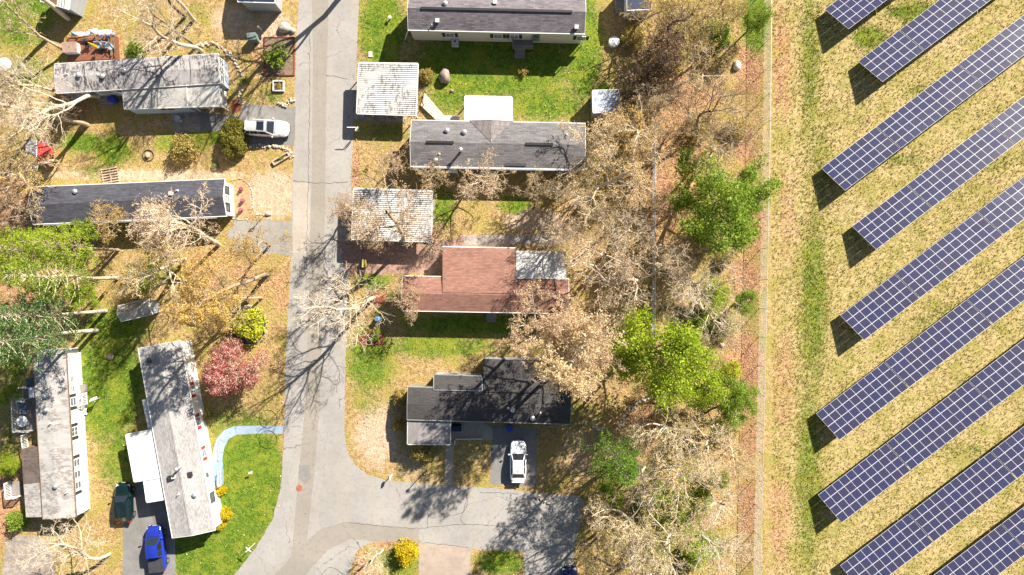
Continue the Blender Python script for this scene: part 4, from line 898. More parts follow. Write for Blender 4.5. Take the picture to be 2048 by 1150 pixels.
t_ = simple('trash_bin', 'bright blue bin in the shade against the black roofed home', 'bin', 1019, 853); mb = MB(); mb.lathe((0, 0, 0), [(.3, 0), (.36, .95)], 4, sx=1.1); mb.build('body', mat('blue_plastic', (.02, .05, .40), .5, .2), t_, None); MB().box((0, 0, .98), (.62, .66, .06)).build('lid', mat('blue_plastic', (.02, .05, .40), .5, .2), t_)
t_ = simple('covered_grill', 'dark navy covered grill on the shaded front patio', 'grill', 913, 853); mb = MB(); mb.box((0, 0, .45), (1.15, .7, .9)); mb.box((0, 0, 1.0), (1.0, .55, .2)); mb.build('cover', mat('navy_vinyl', (.012, .02, .06), .5, .3), t_)
t_ = simple('trash_bin', 'blue bin beside the shaded entry steps of the blue home', 'bin', 233, 203); mb = MB(); mb.lathe((0, 0, 0), [(.32, 0), (.4, 1.0)], 12); mb.build('body', mat('blue_plastic', (.02, .05, .40), .5, .2), t_); MB().lathe((0, 0, 1.0), [(.42, 0), (.4, .08), (.1, .14)], 12).build('lid', mat('blue_plastic', (.02, .05, .40), .5, .2), t_)
t_ = simple('rain_barrel', 'pale blue barrel at the corner of the red roofed home', 'barrel', 757, 637); MB().lathe((0, 0, 0), [(.26, 0), (.32, .3), (.32, .6), (.26, .9)], 14).build('body', mat('pale_blue_plastic', (.2, .4, .6), .5, .1), t_); MB().lathe((0, 0, .9), [(.27, 0), (.1, .05)], 14).build('lid', mat('pale_blue_plastic', (.2, .4, .6), .5, .1), t_)
t_ = simple('bird_bath', 'stone bird bath in the shade by the blue home walkway', 'bird bath', 361, 241); MB().lathe((0, 0, 0), [(.2, 0), (.09, .15), (.08, .6), (.33, .72), (.36, .8), (.25, .76)], 16).build('basin', GALV, t_)
t_ = simple('garden_ring', 'round iron edged ring with a tan rock inside on the yellow lawn', 'planter', 297, 311); MB().ring(.63, .05, .08).build('rim', mat('dark_iron', (.06, .05, .04), .7, .2), t_); mb = MB(); mb.stone((0, 0, .2), .36, rng0); mb.build('stone', mat('tan_rock', (.5, .4, .28), .9, .3, 4), t_)
t_ = simple('tyre_planter', 'small dark ring planter of green herbs near the tan dirt', 'planter', 431, 334); MB().lathe((0, 0, 0), [(.42, 0), (.46, .12), (.42, .24), (.32, .22)], 18).build('rim', WOODB, t_); mb = MB(); [mb.stone((rng0.uniform(-.25, .25), rng0.uniform(-.25, .25), .25), .12, rng0) for k in range(9)]; mb.build('herbs', mat('herb_green', (.10, .17, .02), .8, .4), t_)
t_ = simple('pallet', 'pale wooden pallets lying on the dry grass behind the dark roofed home', 'pallet', 222, 353, R(10)); mb = MB(); [mb.box((0, -.9 + k * .3, .14), (2.0, .12, .05)) for k in range(7)]; [mb.box((x, 0, .07), (.1, 1.9, .09)) for x in (-.9, 0, .9)]; mb.build('boards', WOODP, t_)
t_ = simple('hose_post', 'small white bird feeder on the bright green lawn', 'feeder', 505, 942); MB().tube((0, 0, 0), (0, 0, .7), .03).build('post', OFFW, t_); MB().box((.05, 0, .74), (.4, .18, .08), R(15)).build('tray', WHITE, t_)
for px, py, lab in ((484, 378, 'topmost'), (487, 401, 'middle'), (484, 420, 'lowest')):
    t_ = thing('flower_pot', f'{lab} of three flower pots on tan mulch inside the thin stone ring', 'flower pot', P(px, py), 0, 'three flower pots on mulch'); MB().lathe((0, 0, 0), [(.16, 0), (.23, .32), (.2, .34)], 12).build('pot', mat('terracotta', (.3, .1, .05), .8, .2), t_)
    mb = MB(); [mb.stone((rng0.uniform(-.14, .14), rng0.uniform(-.14, .14), .4 + rng0.uniform(0, .2)), .09, rng0) for k in range(12)]; mb.build('flowers', mat('pink_petals', (.35, .12, .2), .7, .5, 9), t_)
# red swing seat and grey tarp
sw = simple('canopy_swing', 'red canopy swing frame with white bar among fallen leaves', 'swing', 108, 312); mb = MB()
mb.add([(-.55, 1.2, 1.9), (.55, 1.1, 1.55), (.62, -.1, 1.5), (-.5, -.1, 1.9), (-.55, -1.3, 1.85), (.5, -1.3, 1.5)], [(3, 2, 1, 0), (4, 5, 2, 3)]); mb.build('canopy', mat('red_canvas', (.50, .025, .03), .7, .25), sw)
mb = MB(); mb.tube((-.6, -1.5, 1.92), (-.6, 1.4, 1.92), .045); mb.build('bar', WHITE, sw); mb = MB(); [mb.tube((x, y, 0), (-.55 if x < 0 else .5, y * .95, 1.85 if x < 0 else 1.5), .035) for x in (-.8, .8) for y in (-1.3, 1.2)]; mb.build('frame', GALV, sw)
mb = MB(); mb.box((0, -.1, .55), (.6, 2.0, .12)); mb.box((-.3, -.1, .8), (.12, 2.0, .5)); mb.build('seat', mat('red_canvas', (.50, .025, .03), .7, .25), sw); mb = MB(); mb.box((.05, -.75, .66), (.4, .4, .12)); mb.box((.05, -1.2, .66), (.3, .2, .12)); mb.build('cushion', WHITE, sw)
o = MB().slab([P(54, 312), P(96, 318), P(97, 283), P(56, 281)], .0).build('grey_tarp', mat('grey_tarp_cloth', (.26, .26, .27), .8, .5, 3)) if False else None
mb = MB(); n = 10; rg = random.Random(5); q = [P(53, 304, 0), P(98, 318, 0), P(98, 282, 0), P(54, 281, 0)]; c = sum(q, Vector()) / 4
for i in range(n + 1):
    for k in range(n + 1):
        p = q[0].lerp(q[1], i / n).lerp(q[3].lerp(q[2], i / n), k / n) - c; mb.v.append((p.x + rg.uniform(-.04, .04), p.y + rg.uniform(-.05, .05), .08 + rg.uniform(0, .14)))
fs = [(i * (n + 1) + k, (i + 1) * (n + 1) + k, (i + 1) * (n + 1) + k + 1, i * (n + 1) + k + 1) for i in range(n) for k in range(n)]; mb.f = fs; mb.m = [0] * len(fs)
o = mb.build('grey_tarp', mat('grey_tarp_cloth', (.27, .27, .28), .8, .5, 3)); o.location = c; tag(o, 'crumpled grey tarp on the ground beside the red swing', 'tarp')
# back deck of the blue home
dk = simple('back_deck', 'red brown back deck with leaning boards behind the blue home', 'deck', 190, 101, R(3)); mb = MB(); mb.box((0, 0, .3), (5.6, 2.6, .6)); mb.build('platform', WOODR, dk)
mb = MB(); [mb.box((2.55 + rng0.uniform(-.35, .3), rng0.uniform(-.3, .3), .75 + k * .03), (.1, 2.3 + rng0.uniform(-.4, .3), .06), rng0.uniform(-.12, .12)) for k in range(9)]; mb.build('loose_board', WOODB, dk)
mb = MB(); mb.box((.2, 1.25, 1.0), (5.4, .12, .1)); [mb.box((-2.5 + k * 1.0, 1.25, .8), (.1, .1, .5)) for k in range(6)]; [mb.box((.3 * k - 1.0, 1.05 + .06 * k, 1.1), (3.2, .12, .05), .06 * k) for k in range(3)]; mb.build('railing', mat('orange_wood', (.33, .15, .06), .7, .4), dk)
ht = simple('hot_tub', 'square tub with dusty pink lid on the back deck', 'hot tub', 155, 103, R(3), .6); MB().box((0, 0, .35), (1.5, 1.1, .7)).build('tub', OFFW, ht); mb = MB(); mb.box((0, 0, .74), (1.6, 1.2, .08)); mb.box((.0, .05, .8), (.14, .14, .06)); mb.build('lid', mat('dusty_pink_lid', (.33, .22, .17), .7, .3), ht)
def chair(label, px, py, rz, m, z):
    t_ = thing('deck_chair', label, 'chair', P(px, py, z), rz, 'chairs on decks'); MB().box((0, 0, .42), (.52, .52, .07)).build('seat', m, t_); MB().box((0, .26, .72), (.52, .07, .6)).build('backrest', m, t_)
    for sx in (-1, 1):
        for sy in (-1, 1): MB().box((sx * .22, sy * .22, .2), (.05, .05, .4)).build('leg', m, t_)
        MB().box((sx * .28, .0, .62), (.06, .5, .05)).build('armrest', m, t_)
GPL = mat('grey_plastic', (.33, .38, .43), .5, .15)
chair('pale grey deck chair left of the yellow folded parasol', 203, 94, .2, GPL, .6); chair('pale grey deck chair right of the yellow folded parasol', 216, 94, -.2, GPL, .6); chair('grey deck chair near the loose boards at the deck end', 227, 97, .8, GPL, .6); chair('dark deck chair beside the square tub', 180, 93, .1, DARKW, .6)
t_ = simple('parasol', 'folded yellow parasol standing on the back deck', 'parasol', 209, 104, 0, .6); MB().tube((0, 0, 0), (0, 0, 2.2), .025).build('pole', GALV, t_); MB().lathe((0, 0, .9), [(.22, 0), (.16, .7), (.05, 1.35)], 8).build('canopy', mat('yellow_canvas', (.55, .33, .01), .7, .2), t_); MB().lathe((0, 0, 0), [(.3, 0), (.3, .08)], 16).build('base', DARKW, t_)
mb = MB(); rg = random.Random(8); mb2 = MB()
for k in range(10):
    x, y = -1.9 + k * .42 + rg.uniform(-.2, .2), rg.uniform(-.3, .3); (mb if k % 3 else mb2).add([(x - .6, y - .4, .25 + rg.uniform(0, .3)), (x + .5, y - .35, .3 + rg.uniform(0, .4)), (x + .7, y + .4, .2 + rg.uniform(0, .5)), (x - .5, y + .45, .3 + rg.uniform(0, .3)), (x + .05, y, .7 + rg.uniform(0, .4))], [(0, 1, 4), (1, 2, 4), (2, 3, 4), (3, 0, 4)])
t_ = simple('tarp_pile', 'heap of crumpled white and blue tarps behind the back deck', 'tarp', 192, 74, R(6)); mb.build('white_tarp', mat('white_tarp', (.72, .72, .73), .6, .15), t_); mb2.build('blue_tarp', mat('blue_tarp', (.18, .33, .52), .6, .2), t_)
o = MB().lathe((0, 0, 0), [(.66, .2), (.7, .35), (.35, .55), (.05, .6)], 10, sx=1.2, jit=.12, rng=random.Random(3)).build('white_cover', mat('white_vinyl', (.66, .66, .68), .5, .15, 2)); o.location = P(12, 130); tag(o, 'crumpled white cover on the ground at the left edge', 'cover')
# deck furniture of the white home
t_ = simple('round_table', 'round white table on the railed side deck', 'table', 61, 838, 0, .6); MB().lathe((0, 0, .66), [(.6, 0), (.62, .05), (.58, .07)], 20).build('tabletop', WHITE, t_); MB().tube((0, 0, 0), (0, 0, .66), .05).build('leg', WHITE, t_)
t_ = simple('patio_table', 'dark patterned metal table on the railed side deck', 'table', 63, 812, 0, .6); MB().box((0, 0, .7), (1.0, 1.3, .05)).build('tabletop', mat('patterned_metal', (.14, .16, .22), .4, .9, 4), t_)
for sx in (-.42, .42):
    for sy in (-.55, .55): MB().box((sx, sy, .34), (.05, .05, .68)).build('leg', DARKW, t_)
chair('white deck chair on the railed side deck', 51, 800, 1.2, WHITE, .6)
# ramp and gate from carport to cross-gabled home
mb = MB(); a, b, c, d = P(850, 187), P(896, 241), P(872, 241), P(842, 212)
rmp = thing('wooden_ramp', 'pale board ramp from the ribbed carport to the cross gabled home', 'ramp', P(865, 215)); o_ = P(865, 215); M_ = mat('pale_ramp_boards', (.62, .52, .43), .7, .15, 2)
mb.slab([d - o_ + Vector((0, 0, .35)), c - o_ + Vector((0, 0, .5)), b - o_ + Vector((0, 0, .5)), a - o_ + Vector((0, 0, .35))], .1)
e = [P(872, 241), P(918, 243), P(921, 234), P(890, 233)]; mb.slab([q - o_ + Vector((0, 0, .52)) for q in e], .1); mb.build('boards', M_, rmp)
mb = MB(); 
for k in range(1, 7):
    t = k / 7; p, q = a.lerp(b, t) - o_, d.lerp(c, t) - o_; p.z = q.z = .36 + .15 * t; mb.tube(p, q, .012, n=4)
mb.build('board_gap', WOODB, rmp)
g_ = thing('wooden_gate', 'brown wooden gate frame between the carport and the ramp', 'gate', P(842, 197)); mb = MB(); o_ = P(842, 197)
for p in ((836, 186), (851, 186), (836, 211), (848, 212)): q = P(*p) - o_; mb.tube(q, q + Vector((0, 0, 1.2)), .06, n=6)
for p, q, z in (((836, 186), (851, 186), 1.15), ((836, 211), (848, 212), 1.15), ((836, 186), (848, 212), .9), ((845, 186), (838, 211), 1.1), ((851, 186), (848, 212), 1.15)): mb.tube(P(*p) - o_ + Vector((0, 0, z)), P(*q) - o_ + Vector((0, 0, z)), .05, n=6)
mb.build('frame', WOODB, g_)
t_ = simple('yellow_post', 'pair of pale yellow posts beside the brown gravel walk', 'post', 730, 527); mb = MB(); mb.box((-.1, 0, .4), (.12, .9, .8)); mb.box((.14, 0, .3), (.1, .85, .6)); mb.build('boards', mat('yellow_boards', (.6, .5, .16), .6, .1), t_)
t_ = simple('low_wall', 'short pale block wall beside red mulch under the bare tree', 'wall', 852, 478, R(-6)); mb = MB(); [mb.box((-.75 + k * .38, 0, .2), (.36, .4, .4)) for k in range(5)]; mb.build('blocks', mat('tan_block', (.55, .46, .34), .8, .2), t_)
t_ = simple('door_steps', 'wooden porch box with steps beside the blue walkway', 'steps', 436, 953); mb = MB(); mb.box((0, 0, .3), (1.3, 1.7, .6)); steps(mb, (0, 1.5, 0), math.pi, 1.2, 3, .18, .25); mb.build('platform', mat('blue_deck_paint', (.24, .34, .50), .7, .2), t_); MB().box((-.3, -.55, .62), (.6, .5, .05)).build('mat', DARKW, t_); mb = MB(); deck_rail(mb, (.6, -.8), (.6, .8), .6, .7); mb.build('railing', OFFW, t_)
t_ = simple('flag', 'small striped red white and blue flag by the white wall', 'flag', 437, 992); MB().tube((0, 0, 0), (0, 0, 1.6), .02).build('pole', OFFW, t_)
mb = MB(); [mb.box((.02, -.05 - .0, 1.5 - k * .06), (.05, .5, .058), mi=k % 2) for k in range(9)]; mb.box((.05, .1, 1.4), (.04, .2, .24), mi=2); mb.build('cloth', [mat('flag_red', (.5, .03, .03), .7, .1), WHITE, mat('flag_blue', (.03, .05, .25), .7, .1)], t_)
for py, lab in ((838, 'above'), (879, 'below')):
    o = MB().ring(1.03, .022, .03).build('edging_ring', BLACK, None); o.location = P(536, py); tag(o, f'thin black lawn edging ring {lab} the blue walkway by the road', 'lawn edging')

# ------------------------------------------------------------------ fences
def chain_fence(name, label, pts, hh, sp, wr, mw, rail_r=.03):
    p0 = P(*pts[0]); root = thing(name, label, 'fence', p0); wires = MB(); posts = MB(); rails = MB()
    ps = [P(*q) - p0 for q in pts]
    for a, b in zip(ps, ps[1:]):
        L = (b - a).length; u = (b - a) / L; n = int(L / 3)
        for k in range(n + 1): q = a + u * (L * k / max(1, n)); MB().tube(q, q + Vector((0, 0, hh + .05)), .035, n=6).build('post', GALV, root)
        rails.tube(a + Vector((0, 0, hh)), b + Vector((0, 0, hh)), rail_r, n=6)
        m = int(L / sp)
        for k in range(m):
            x = k * sp
            for s in (1, -1):
                x0, x1 = (x, x + hh) if s > 0 else (x + hh, x); q0, q1 = a + u * min(x0, L), a + u * min(x1, L); z1 = hh if max(x0, x1) <= L else (L - x) if s > 0 else hh
                z0 = 0
                if s < 0 and x + hh > L: z0 = x + hh - L
                wires.tube(q0 + Vector((0, 0, z0)), q1 + Vector((0, 0, z1)), wr, n=3, caps=False)
    wires.build('mesh_wire', mw, root); rails.build('rail', mw, root); return root
WIRE = mat('fence_wire', (.60, .60, .58), .5, .1, metal=.3); WWIRE = mat('white_fence_wire', (.68, .68, .70), .5, .1)
chain_fence('chain_link_fence', 'tall chain link fence between the leaf littered woods and the solar field', [(1529, -20), (1526, 250), (1520, 560), (1512, 900), (1506, 1170)], 2.1, .17, .0065, WIRE)
chain_fence('garden_fence', 'pale wire fence running along the edge of the woods behind the yards', [(1305, 215), (1305, 400), (1305, 550), (1304, 672)], 1.6, .12, .011, WWIRE, .045)
chain_fence('garden_fence', 'short pale wire fence crossing the woods by the green trees', [(1215, 664), (1286, 668)], 1.2, .12, .010, WWIRE, .04)
# ------------------------------------------------------------------ trees
def rot_about(d, ang, az):
    a = d.orthogonal().normalized(); b = d.cross(a)
    return (d * math.cos(ang) + (a * math.cos(az) + b * math.sin(az)) * math.sin(ang)).normalized()
def grow(seed, h, r0, trunk=.4, n1=9, n2=7, n3=6, n4=0, len1=.42, ang1=(45, 75), wob=.16, lean=(0, 0), stems=1, up=.05, minr=.02, crook=.12, ratio=(.52, .5, .55)):
    rng = random.Random(seed); segs, tips = [], []
    ga = 2.39996
    nums = (n1, n2, n3, n4)
    def br(p, d, L, r, lev, t0):
        n = max(2, int(L / (.9, .6, .45, .35, .25)[lev])); st = L / n; pts = [(p, r)]
        for i in range(n):
            w = (crook if lev == 0 else wob) * (1 if lev < 2 else 1.3)
            d = (d + Vector((rng.gauss(0, w), rng.gauss(0, w), rng.gauss(0, w * .7) + (up if lev else .04)))).normalized()
            q = p + d * st; r2 = max(minr * .8, r * (1 - .75 / n)) if lev else r * (1 - .55 / n)
            segs.append((p, q, r, r2, lev)); p, r = q, r2; pts.append((p, r))
        dirs_end = d
        if lev >= 2:
            for i in range(1, len(pts)):
                if lev >= 3 or i > len(pts) // 2: tips.append(pts[i][0])
        k = nums[lev] if lev < 4 else 0
        if k:
            az = rng.uniform(0, 6.28); k = max(2, int(k * rng.uniform(.8, 1.2)))
            for c in range(k):
                t = t0 + (1 - t0) * (c + rng.uniform(.1, .9)) / k; fi = min(len(pts) - 2, int(t * (len(pts) - 1))); fr = t * (len(pts) - 1) - fi
                q = pts[fi][0].lerp(pts[fi + 1][0], min(1, fr)); rr = pts[fi][1]
                dd = (pts[fi + 1][0] - pts[fi][0]).normalized(); az += ga + rng.uniform(-.5, .5)
                if lev == 0: a = R(rng.uniform(*ang1)) * (1 - .35 * (t - t0) / (1.001 - t0)); l2 = h * len1 * rng.uniform(.75, 1.15) * (1 - .35 * (t - t0) / (1.001 - t0)); r3 = rr * rng.uniform(.4, .62)
                else: a = R(rng.uniform(30, 62)); l2 = L * ratio[min(lev - 1, 2)] * rng.uniform(.7, 1.2) * (1 - .45 * t) * 1.25; r3 = rr * rng.uniform(.45, .7)
                br(q, rot_about(dd, a, az), max(.25, l2), max(minr, r3), lev + 1, .25)
    for s in range(stems):
        a = R(rng.uniform(12, 38)) if stems > 1 else 0
        d = Vector((lean[0] + math.sin(a) * math.cos(s * 6.28 / stems + .5), lean[1] + math.sin(a) * math.sin(s * 6.28 / stems + .5), 1)).normalized()
        br(Vector((rng.uniform(-.1, .1) * (stems > 1), 0, -.1)), d, h * (.75 if n1 else 1) * (rng.uniform(.7, 1) if stems > 1 else 1), r0, 0, trunk)
    return segs, tips
def tube_mesh(segs, lev_lo, lev_hi, mb):
    sides = (8, 6, 4, 3, 3)
    for p, q, r0, r1, lev in segs:
        if not lev_lo <= lev <= lev_hi: continue
        n = sides[lev]; d = q - p
        if d.length < 1e-5: continue
        d = d.normalized(); a = Vector((.31, .95, .05)).cross(d)
        a = (a if a.length > .05 else Vector((1, 0, 0)).cross(d)).normalized(); b = d.cross(a); o = len(mb.v); q = q + d * r1 * .3
        for c, r in ((p, r0), (q, r1)):
            for k in range(n):
                t = k * 2 * math.pi / n; w = a * (math.cos(t) * r) + b * (math.sin(t) * r); mb.v.append((c.x + w.x, c.y + w.y, c.z + w.z))
        for k in range(n): mb.f.append((o + k, o + (k + 1) % n, o + n + (k + 1) % n, o + n + k)); mb.m.append(0)
def leaves(mb, pts, rng, per, rad, size, mi=1, prob=1.0, asp=.6, down=0.0):
    for p in pts:
        if rng.random() > prob: continue
        for k in range(per):
            c = (p.x + rng.gauss(0, rad), p.y + rng.gauss(0, rad), max(.05, p.z + rng.gauss(0, rad * .7) - down))
            s = size * rng.uniform(.6, 1.3)
            n = Vector((rng.gauss(0, .8), rng.gauss(0, .8), rng.gauss(.55, .6))); n = n.normalized() if n.length > .1 else Vector((0, 0, 1))
            a = n.orthogonal().normalized(); b = n.cross(a); t = rng.uniform(0, 6.28); u = a * math.cos(t) + b * math.sin(t); v = n.cross(u)
            u = u * s; v = v * s * asp; o = len(mb.v)
            mb.v += [(c[0] - u.x, c[1] - u.y, c[2] - u.z), (c[0] - v.x, c[1] - v.y, c[2] - v.z), (c[0] + u.x, c[1] + u.y, c[2] + u.z), (c[0] + v.x, c[1] + v.y, c[2] + v.z)]
            mb.f.append((o, o + 1, o + 2, o + 3)); mb.m.append(mi)
def bark(name, col, var=.4):
    m, t, b = nmat(name); n1 = noise(t, 2.0, 5, .7, stretch=(1, 1, .3)); n2 = noise(t, 9, 4, .7, stretch=(1, 1, .3))
    c = mixc(t, sstep(t, n1, .35, .65), [x * (1 - var) for x in col], col); c = mixc(t, math_(t, 'MULTIPLY', sstep(t, n2, .5, .7), .6), c, [min(1, x * 1.35) for x in col])
    t.links.new(c, b.inputs['Base Color']); b.inputs['Roughness'].default_value = .95; b.inputs['Specular IOR Level'].default_value = .1; bump(t, b, n2, .8, .04); MATS[name] = m; return m
BARK_P = bark('pale_bark', (.62, .52, .39), .28); BARK_G = bark('grey_brown_bark', (.36, .28, .195)); BARK_D = bark('dark_bark', (.15, .11, .085)); BARK_T = bark('tan_bark', (.46, .35, .235), .3)
LEAF = {'tan': leaf_mat('tan_bud_leaf', (.60, .43, .21), (.84, .68, .41), .4), 'gold': leaf_mat('golden_bud_leaf', (.55, .34, .07), (.76, .56, .18), .4), 'brown': leaf_mat('brown_bud_leaf', (.42, .27, .15), (.66, .47, .28), .35),
        'olive': leaf_mat('olive_bud_leaf', (.34, .27, .06), (.62, .48, .17), .35), 'green': leaf_mat('bright_green_leaf', (.14, .25, .022), (.42, .53, .07), .45), 'lime': leaf_mat('yellow_green_leaf', (.22, .33, .018), (.56, .66, .06), .5),
        'pine': leaf_mat('pine_needle', (.11, .20, .022), (.40, .48, .045), .35), 'blue': leaf_mat('blue_green_needle', (.06, .14, .035), (.19, .30, .09), .3), 'yellow': leaf_mat('yellow_blossom', (.55, .40, .0), (.70, .56, .02), .3),
        'deep': leaf_mat('deep_green_needle', (.055, .15, .012), (.24, .40, .04), .4), 'hedge': leaf_mat('hedge_leaf', (.13, .125, .015), (.36, .32, .05), .25), 'citron': leaf_mat('citron_leaf', (.42, .45, .02), (.62, .62, .06), .35), 'red': leaf_mat('red_maple_leaf', (.36, .06, .065), (.60, .17, .16), .4), 'pink': leaf_mat('orange_bud_leaf', (.56, .37, .21), (.80, .60, .39), .4)}
PROTO = {}
def proto(kind, v):
    key = (kind, v)
    if key in PROTO: return PROTO[key]
    rng = random.Random(hash(kind) % 1 + v * 7 + len(kind)); sd_ = v * 31 + len(kind) * 5
    tr, cr = MB(), MB()
    if kind == 'bare':
        segs, tips = grow(sd_, 14, .25, .38, 9, 7, 6, 3, .42, (40, 72), minr=.015); tube_mesh(segs, 0, 1, tr); tube_mesh(segs, 2, 4, cr)
    elif kind == 'tall':
        segs, tips = grow(sd_, 17, .26, .55, 8, 7, 5, 3, .27, (35, 65), minr=.015, crook=.05); tube_mesh(segs, 0, 1, tr); tube_mesh(segs, 2, 4, cr)
    elif kind == 'sparse':
        segs, tips = grow(sd_, 14, .24, .4, 9, 8, 6, 3, .42, (42, 74), minr=.015); tube_mesh(segs, 0, 1, tr); tube_mesh(segs, 2, 4, cr); leaves(cr, tips, rng, 4, .11, .075, prob=.3)
    elif kind == 'bud':
        segs, tips = grow(sd_, 13, .22, .34, 10, 8, 6, 0, .40, (45, 80), minr=.018); tube_mesh(segs, 0, 1, tr); tube_mesh(segs, 2, 4, cr); leaves(cr, tips, rng, 7, .12, .085, prob=.5)
    elif kind == 'high':
        segs, tips = grow(sd_, 18.5, .26, .58, 9, 8, 6, 2, .27, (40, 78), minr=.015, crook=.06); tube_mesh(segs, 0, 1, tr); tube_mesh(segs, 2, 4, cr); leaves(cr, tips, rng, 6, .13, .09, prob=.6)
    elif kind == 'green':
        segs, tips = grow(sd_, 12, .2, .25, 12, 8, 6, 0, .37, (50, 85), minr=.018); tube_mesh(segs, 0, 1, tr); tube_mesh(segs, 2, 3, cr); leaves(cr, tips, rng, 20, .30, .115, prob=(.9, .85, .6)[v], asp=.5)
    elif kind == 'pine':
        segs, tips = [], []; h = 17; p = Vector((0, 0, -.1)); d = Vector((0, 0, 1)); n = 22; pts = []
        for i in range(n):
            d = (d + Vector((rng.gauss(0, .02), rng.gauss(0, .02), .1))).normalized(); q = p + d * (h / n); segs.append((p, q, .22 * (1 - i / n) ** 1.3 + .02, .22 * (1 - (i + 1) / n) ** 1.3 + .02, 0)); p = q; pts.append(p)
        for i in range(9, n):
            t = (i - 9) / (n - 9); L = (2.9 * (1 - t) ** .75 + .45)
            for k in range(6):
                az = k * 1.047 + i * .7 + rng.uniform(-.3, .3); l = L * rng.uniform(.65, 1.1); dd = Vector((math.cos(az), math.sin(az), .12 + .35 * t)).normalized(); q = pts[i]; m = max(3, int(l / .45))
                for j in range(m):
                    dd = (dd + Vector((rng.gauss(0, .1), rng.gauss(0, .1), .03))).normalized(); q2 = q + dd * (l / m); segs.append((q, q2, .05 * (1 - j / m) + .012, .05 * (1 - (j + 1) / m) + .012, 2)); q = q2
                    if j >= m * .25:
                        tips.append(q)
                        for s in (-1, 1): tips.append(q + Vector((-dd.y * s, dd.x * s, .05)) * rng.uniform(.25, .55))
        tube_mesh(segs, 0, 0, tr); tube_mesh(segs, 2, 2, cr); leaves(cr, tips, rng, 13, .14, .14, asp=.3, prob=.72)
    elif kind == 'brush':
        segs, tips = grow(sd_, 5.5, .09, .2, 7, 6, 5, 0, .42, (30, 65), stems=9, minr=.016); tube_mesh(segs, 0, 1, tr); tube_mesh(segs, 2, 3, cr); leaves(cr, tips, rng, 2, .1, .07, prob=.35)
    elif kind == 'maple':
        segs, tips = grow(sd_, 4.4, .14, .12, 15, 8, 6, 4, .50, (35, 80), minr=.016, up=.01); tube_mesh(segs, 0, 1, tr); tube_mesh(segs, 2, 4, cr); leaves(cr, tips, rng, 4, .13, .05, prob=.8)
    elif kind == 'bush':
        segs, tips = grow(sd_, 1.6, .03, .1, 5, 5, 0, 0, .5, (30, 70), stems=6, minr=.01); tube_mesh(segs, 0, 1, tr); tube_mesh(segs, 2, 3, cr); pts = []
        for k in range(420):
            u, a = rng.uniform(.05, 1), rng.uniform(0, 6.28); e = math.sqrt(1 - u * u); w = rng.uniform(.72, 1.05) * (1 + .13 * math.sin(3 * a + v) + .1 * math.sin(5 * u * 3 + a * 2)); pts.append(Vector((e * math.cos(a) * w, e * math.sin(a) * w, .1 + u * 1.35 * w)))
        leaves(cr, pts, rng, 6, .08, .07)
    elif kind == 'hedge':
        for k in range(5): tr.tube((k * .8 - 1.6, 0, 0), (k * .8 - 1.6, .1, 1.3), .05, .03, 5)
        pts = []
        for k in range(2300):
            u, a = rng.uniform(.0, 1), rng.uniform(0, 6.28); e = math.sqrt(1 - u ** 3); w = rng.uniform(.88, 1.03) * (1 + .05 * math.sin(5 * a) + .05 * math.sin(9 * u + 3 * a)); pts.append(Vector((e * math.cos(a) * w * 2.25, e * math.sin(a) * w * 1.4, .1 + u * 2.1 * w)))
        leaves(cr, pts, rng, 7, .07, .07)
    elif kind == 'clump':
        pts = []
        for k in range(46):
            a = rng.uniform(0, 6.28); r_ = rng.uniform(0, 1); c = Vector((math.cos(a) * r_ * .9, math.sin(a) * r_ * .8, 0)); tr.tube(c * .3, c + Vector((0, 0, .5)), .012, .006, 3)
            for j in range(9): pts.append(c * (.5 + .7 * j / 9) + Vector((0, 0, .25 + .5 * math.sin(j / 9 * 3.1))))
        leaves(cr, pts, rng, 3, .07, .1, asp=.3)
    PROTO[key] = (tr, cr); return PROTO[key]
PM = {}; CEN = {}
def plant(name, kind, v, loc, scale, rz, bk, lf, label, cat, group=None, sz=1.0, lean=(0, 0), st=(1, 1)):
    root = thing(name, label, cat, loc, rz, group); root.scale = (scale * st[0], scale * st[1], scale * sz)
    if lean != (0, 0): root.rotation_euler = (lean[0], lean[1], rz)
    tr, cr = proto(kind, v)
    for mb, nm in ((tr, 'trunk' if kind not in ('bush', 'clump', 'brush', 'hedge') else 'stem'), (cr, 'crown')):
        if not mb.v: continue
        key = (kind, v, nm)
        if key not in PM:
            o = mb.build(nm, [bk, lf], root, smooth=(nm != 'crown')); PM[key] = o.data
        else: o = bpy.data.objects.new(nm, PM[key]); COL.objects.link(o); o.parent = root
        for i, m in enumerate((bk, lf)):
            o.material_slots[i].link = 'OBJECT'; o.material_slots[i].material = m
    return root
def tree(name, kind, v, px, py, scale, bk, lf, label, mode='c', hc=None, rz=None, cat='tree', group=None, sz=1.0, lean=(0, 0), st=(1, 1), foot=None):
    """mode c: px, py is where the photo shows the middle of the crown; b: where the trunk meets the ground"""
    rz = (px * 1.7 + py * .9) % 6.28 if rz is None else rz
    p = P(px, py)
    if mode == 'c':                                    # stand the tree so that the middle of its crown is where the photo shows it
        m = CEN.get((kind, v))
        if m is None: m = CEN[(kind, v)] = Vector(np.array(proto(kind, v)[1].v).mean(0))
        if foot:                                       # turn it so that the trunk stands as near as possible to where the photo shows its foot
            q = P(*foot); at = lambda a: P(px, py, m.z * scale * sz) - Matrix.Rotation(a, 3, 'Z') @ Vector((m.x, m.y, 0)) * scale
            rz = min([k * .1 for k in range(63)], key=lambda a: (at(a) - q).xy.length)
        p = P(px, py, m.z * scale * sz) - Matrix.Rotation(rz, 3, 'Z') @ Vector((m.x * st[0], m.y * st[1], 0)) * scale; p.z = 0
    return plant(name, kind, v, p, scale, rz, bk, LEAF[lf] if lf else LEAF['tan'], label, cat, group, sz, lean, st)
B, C = 'b', 'c'
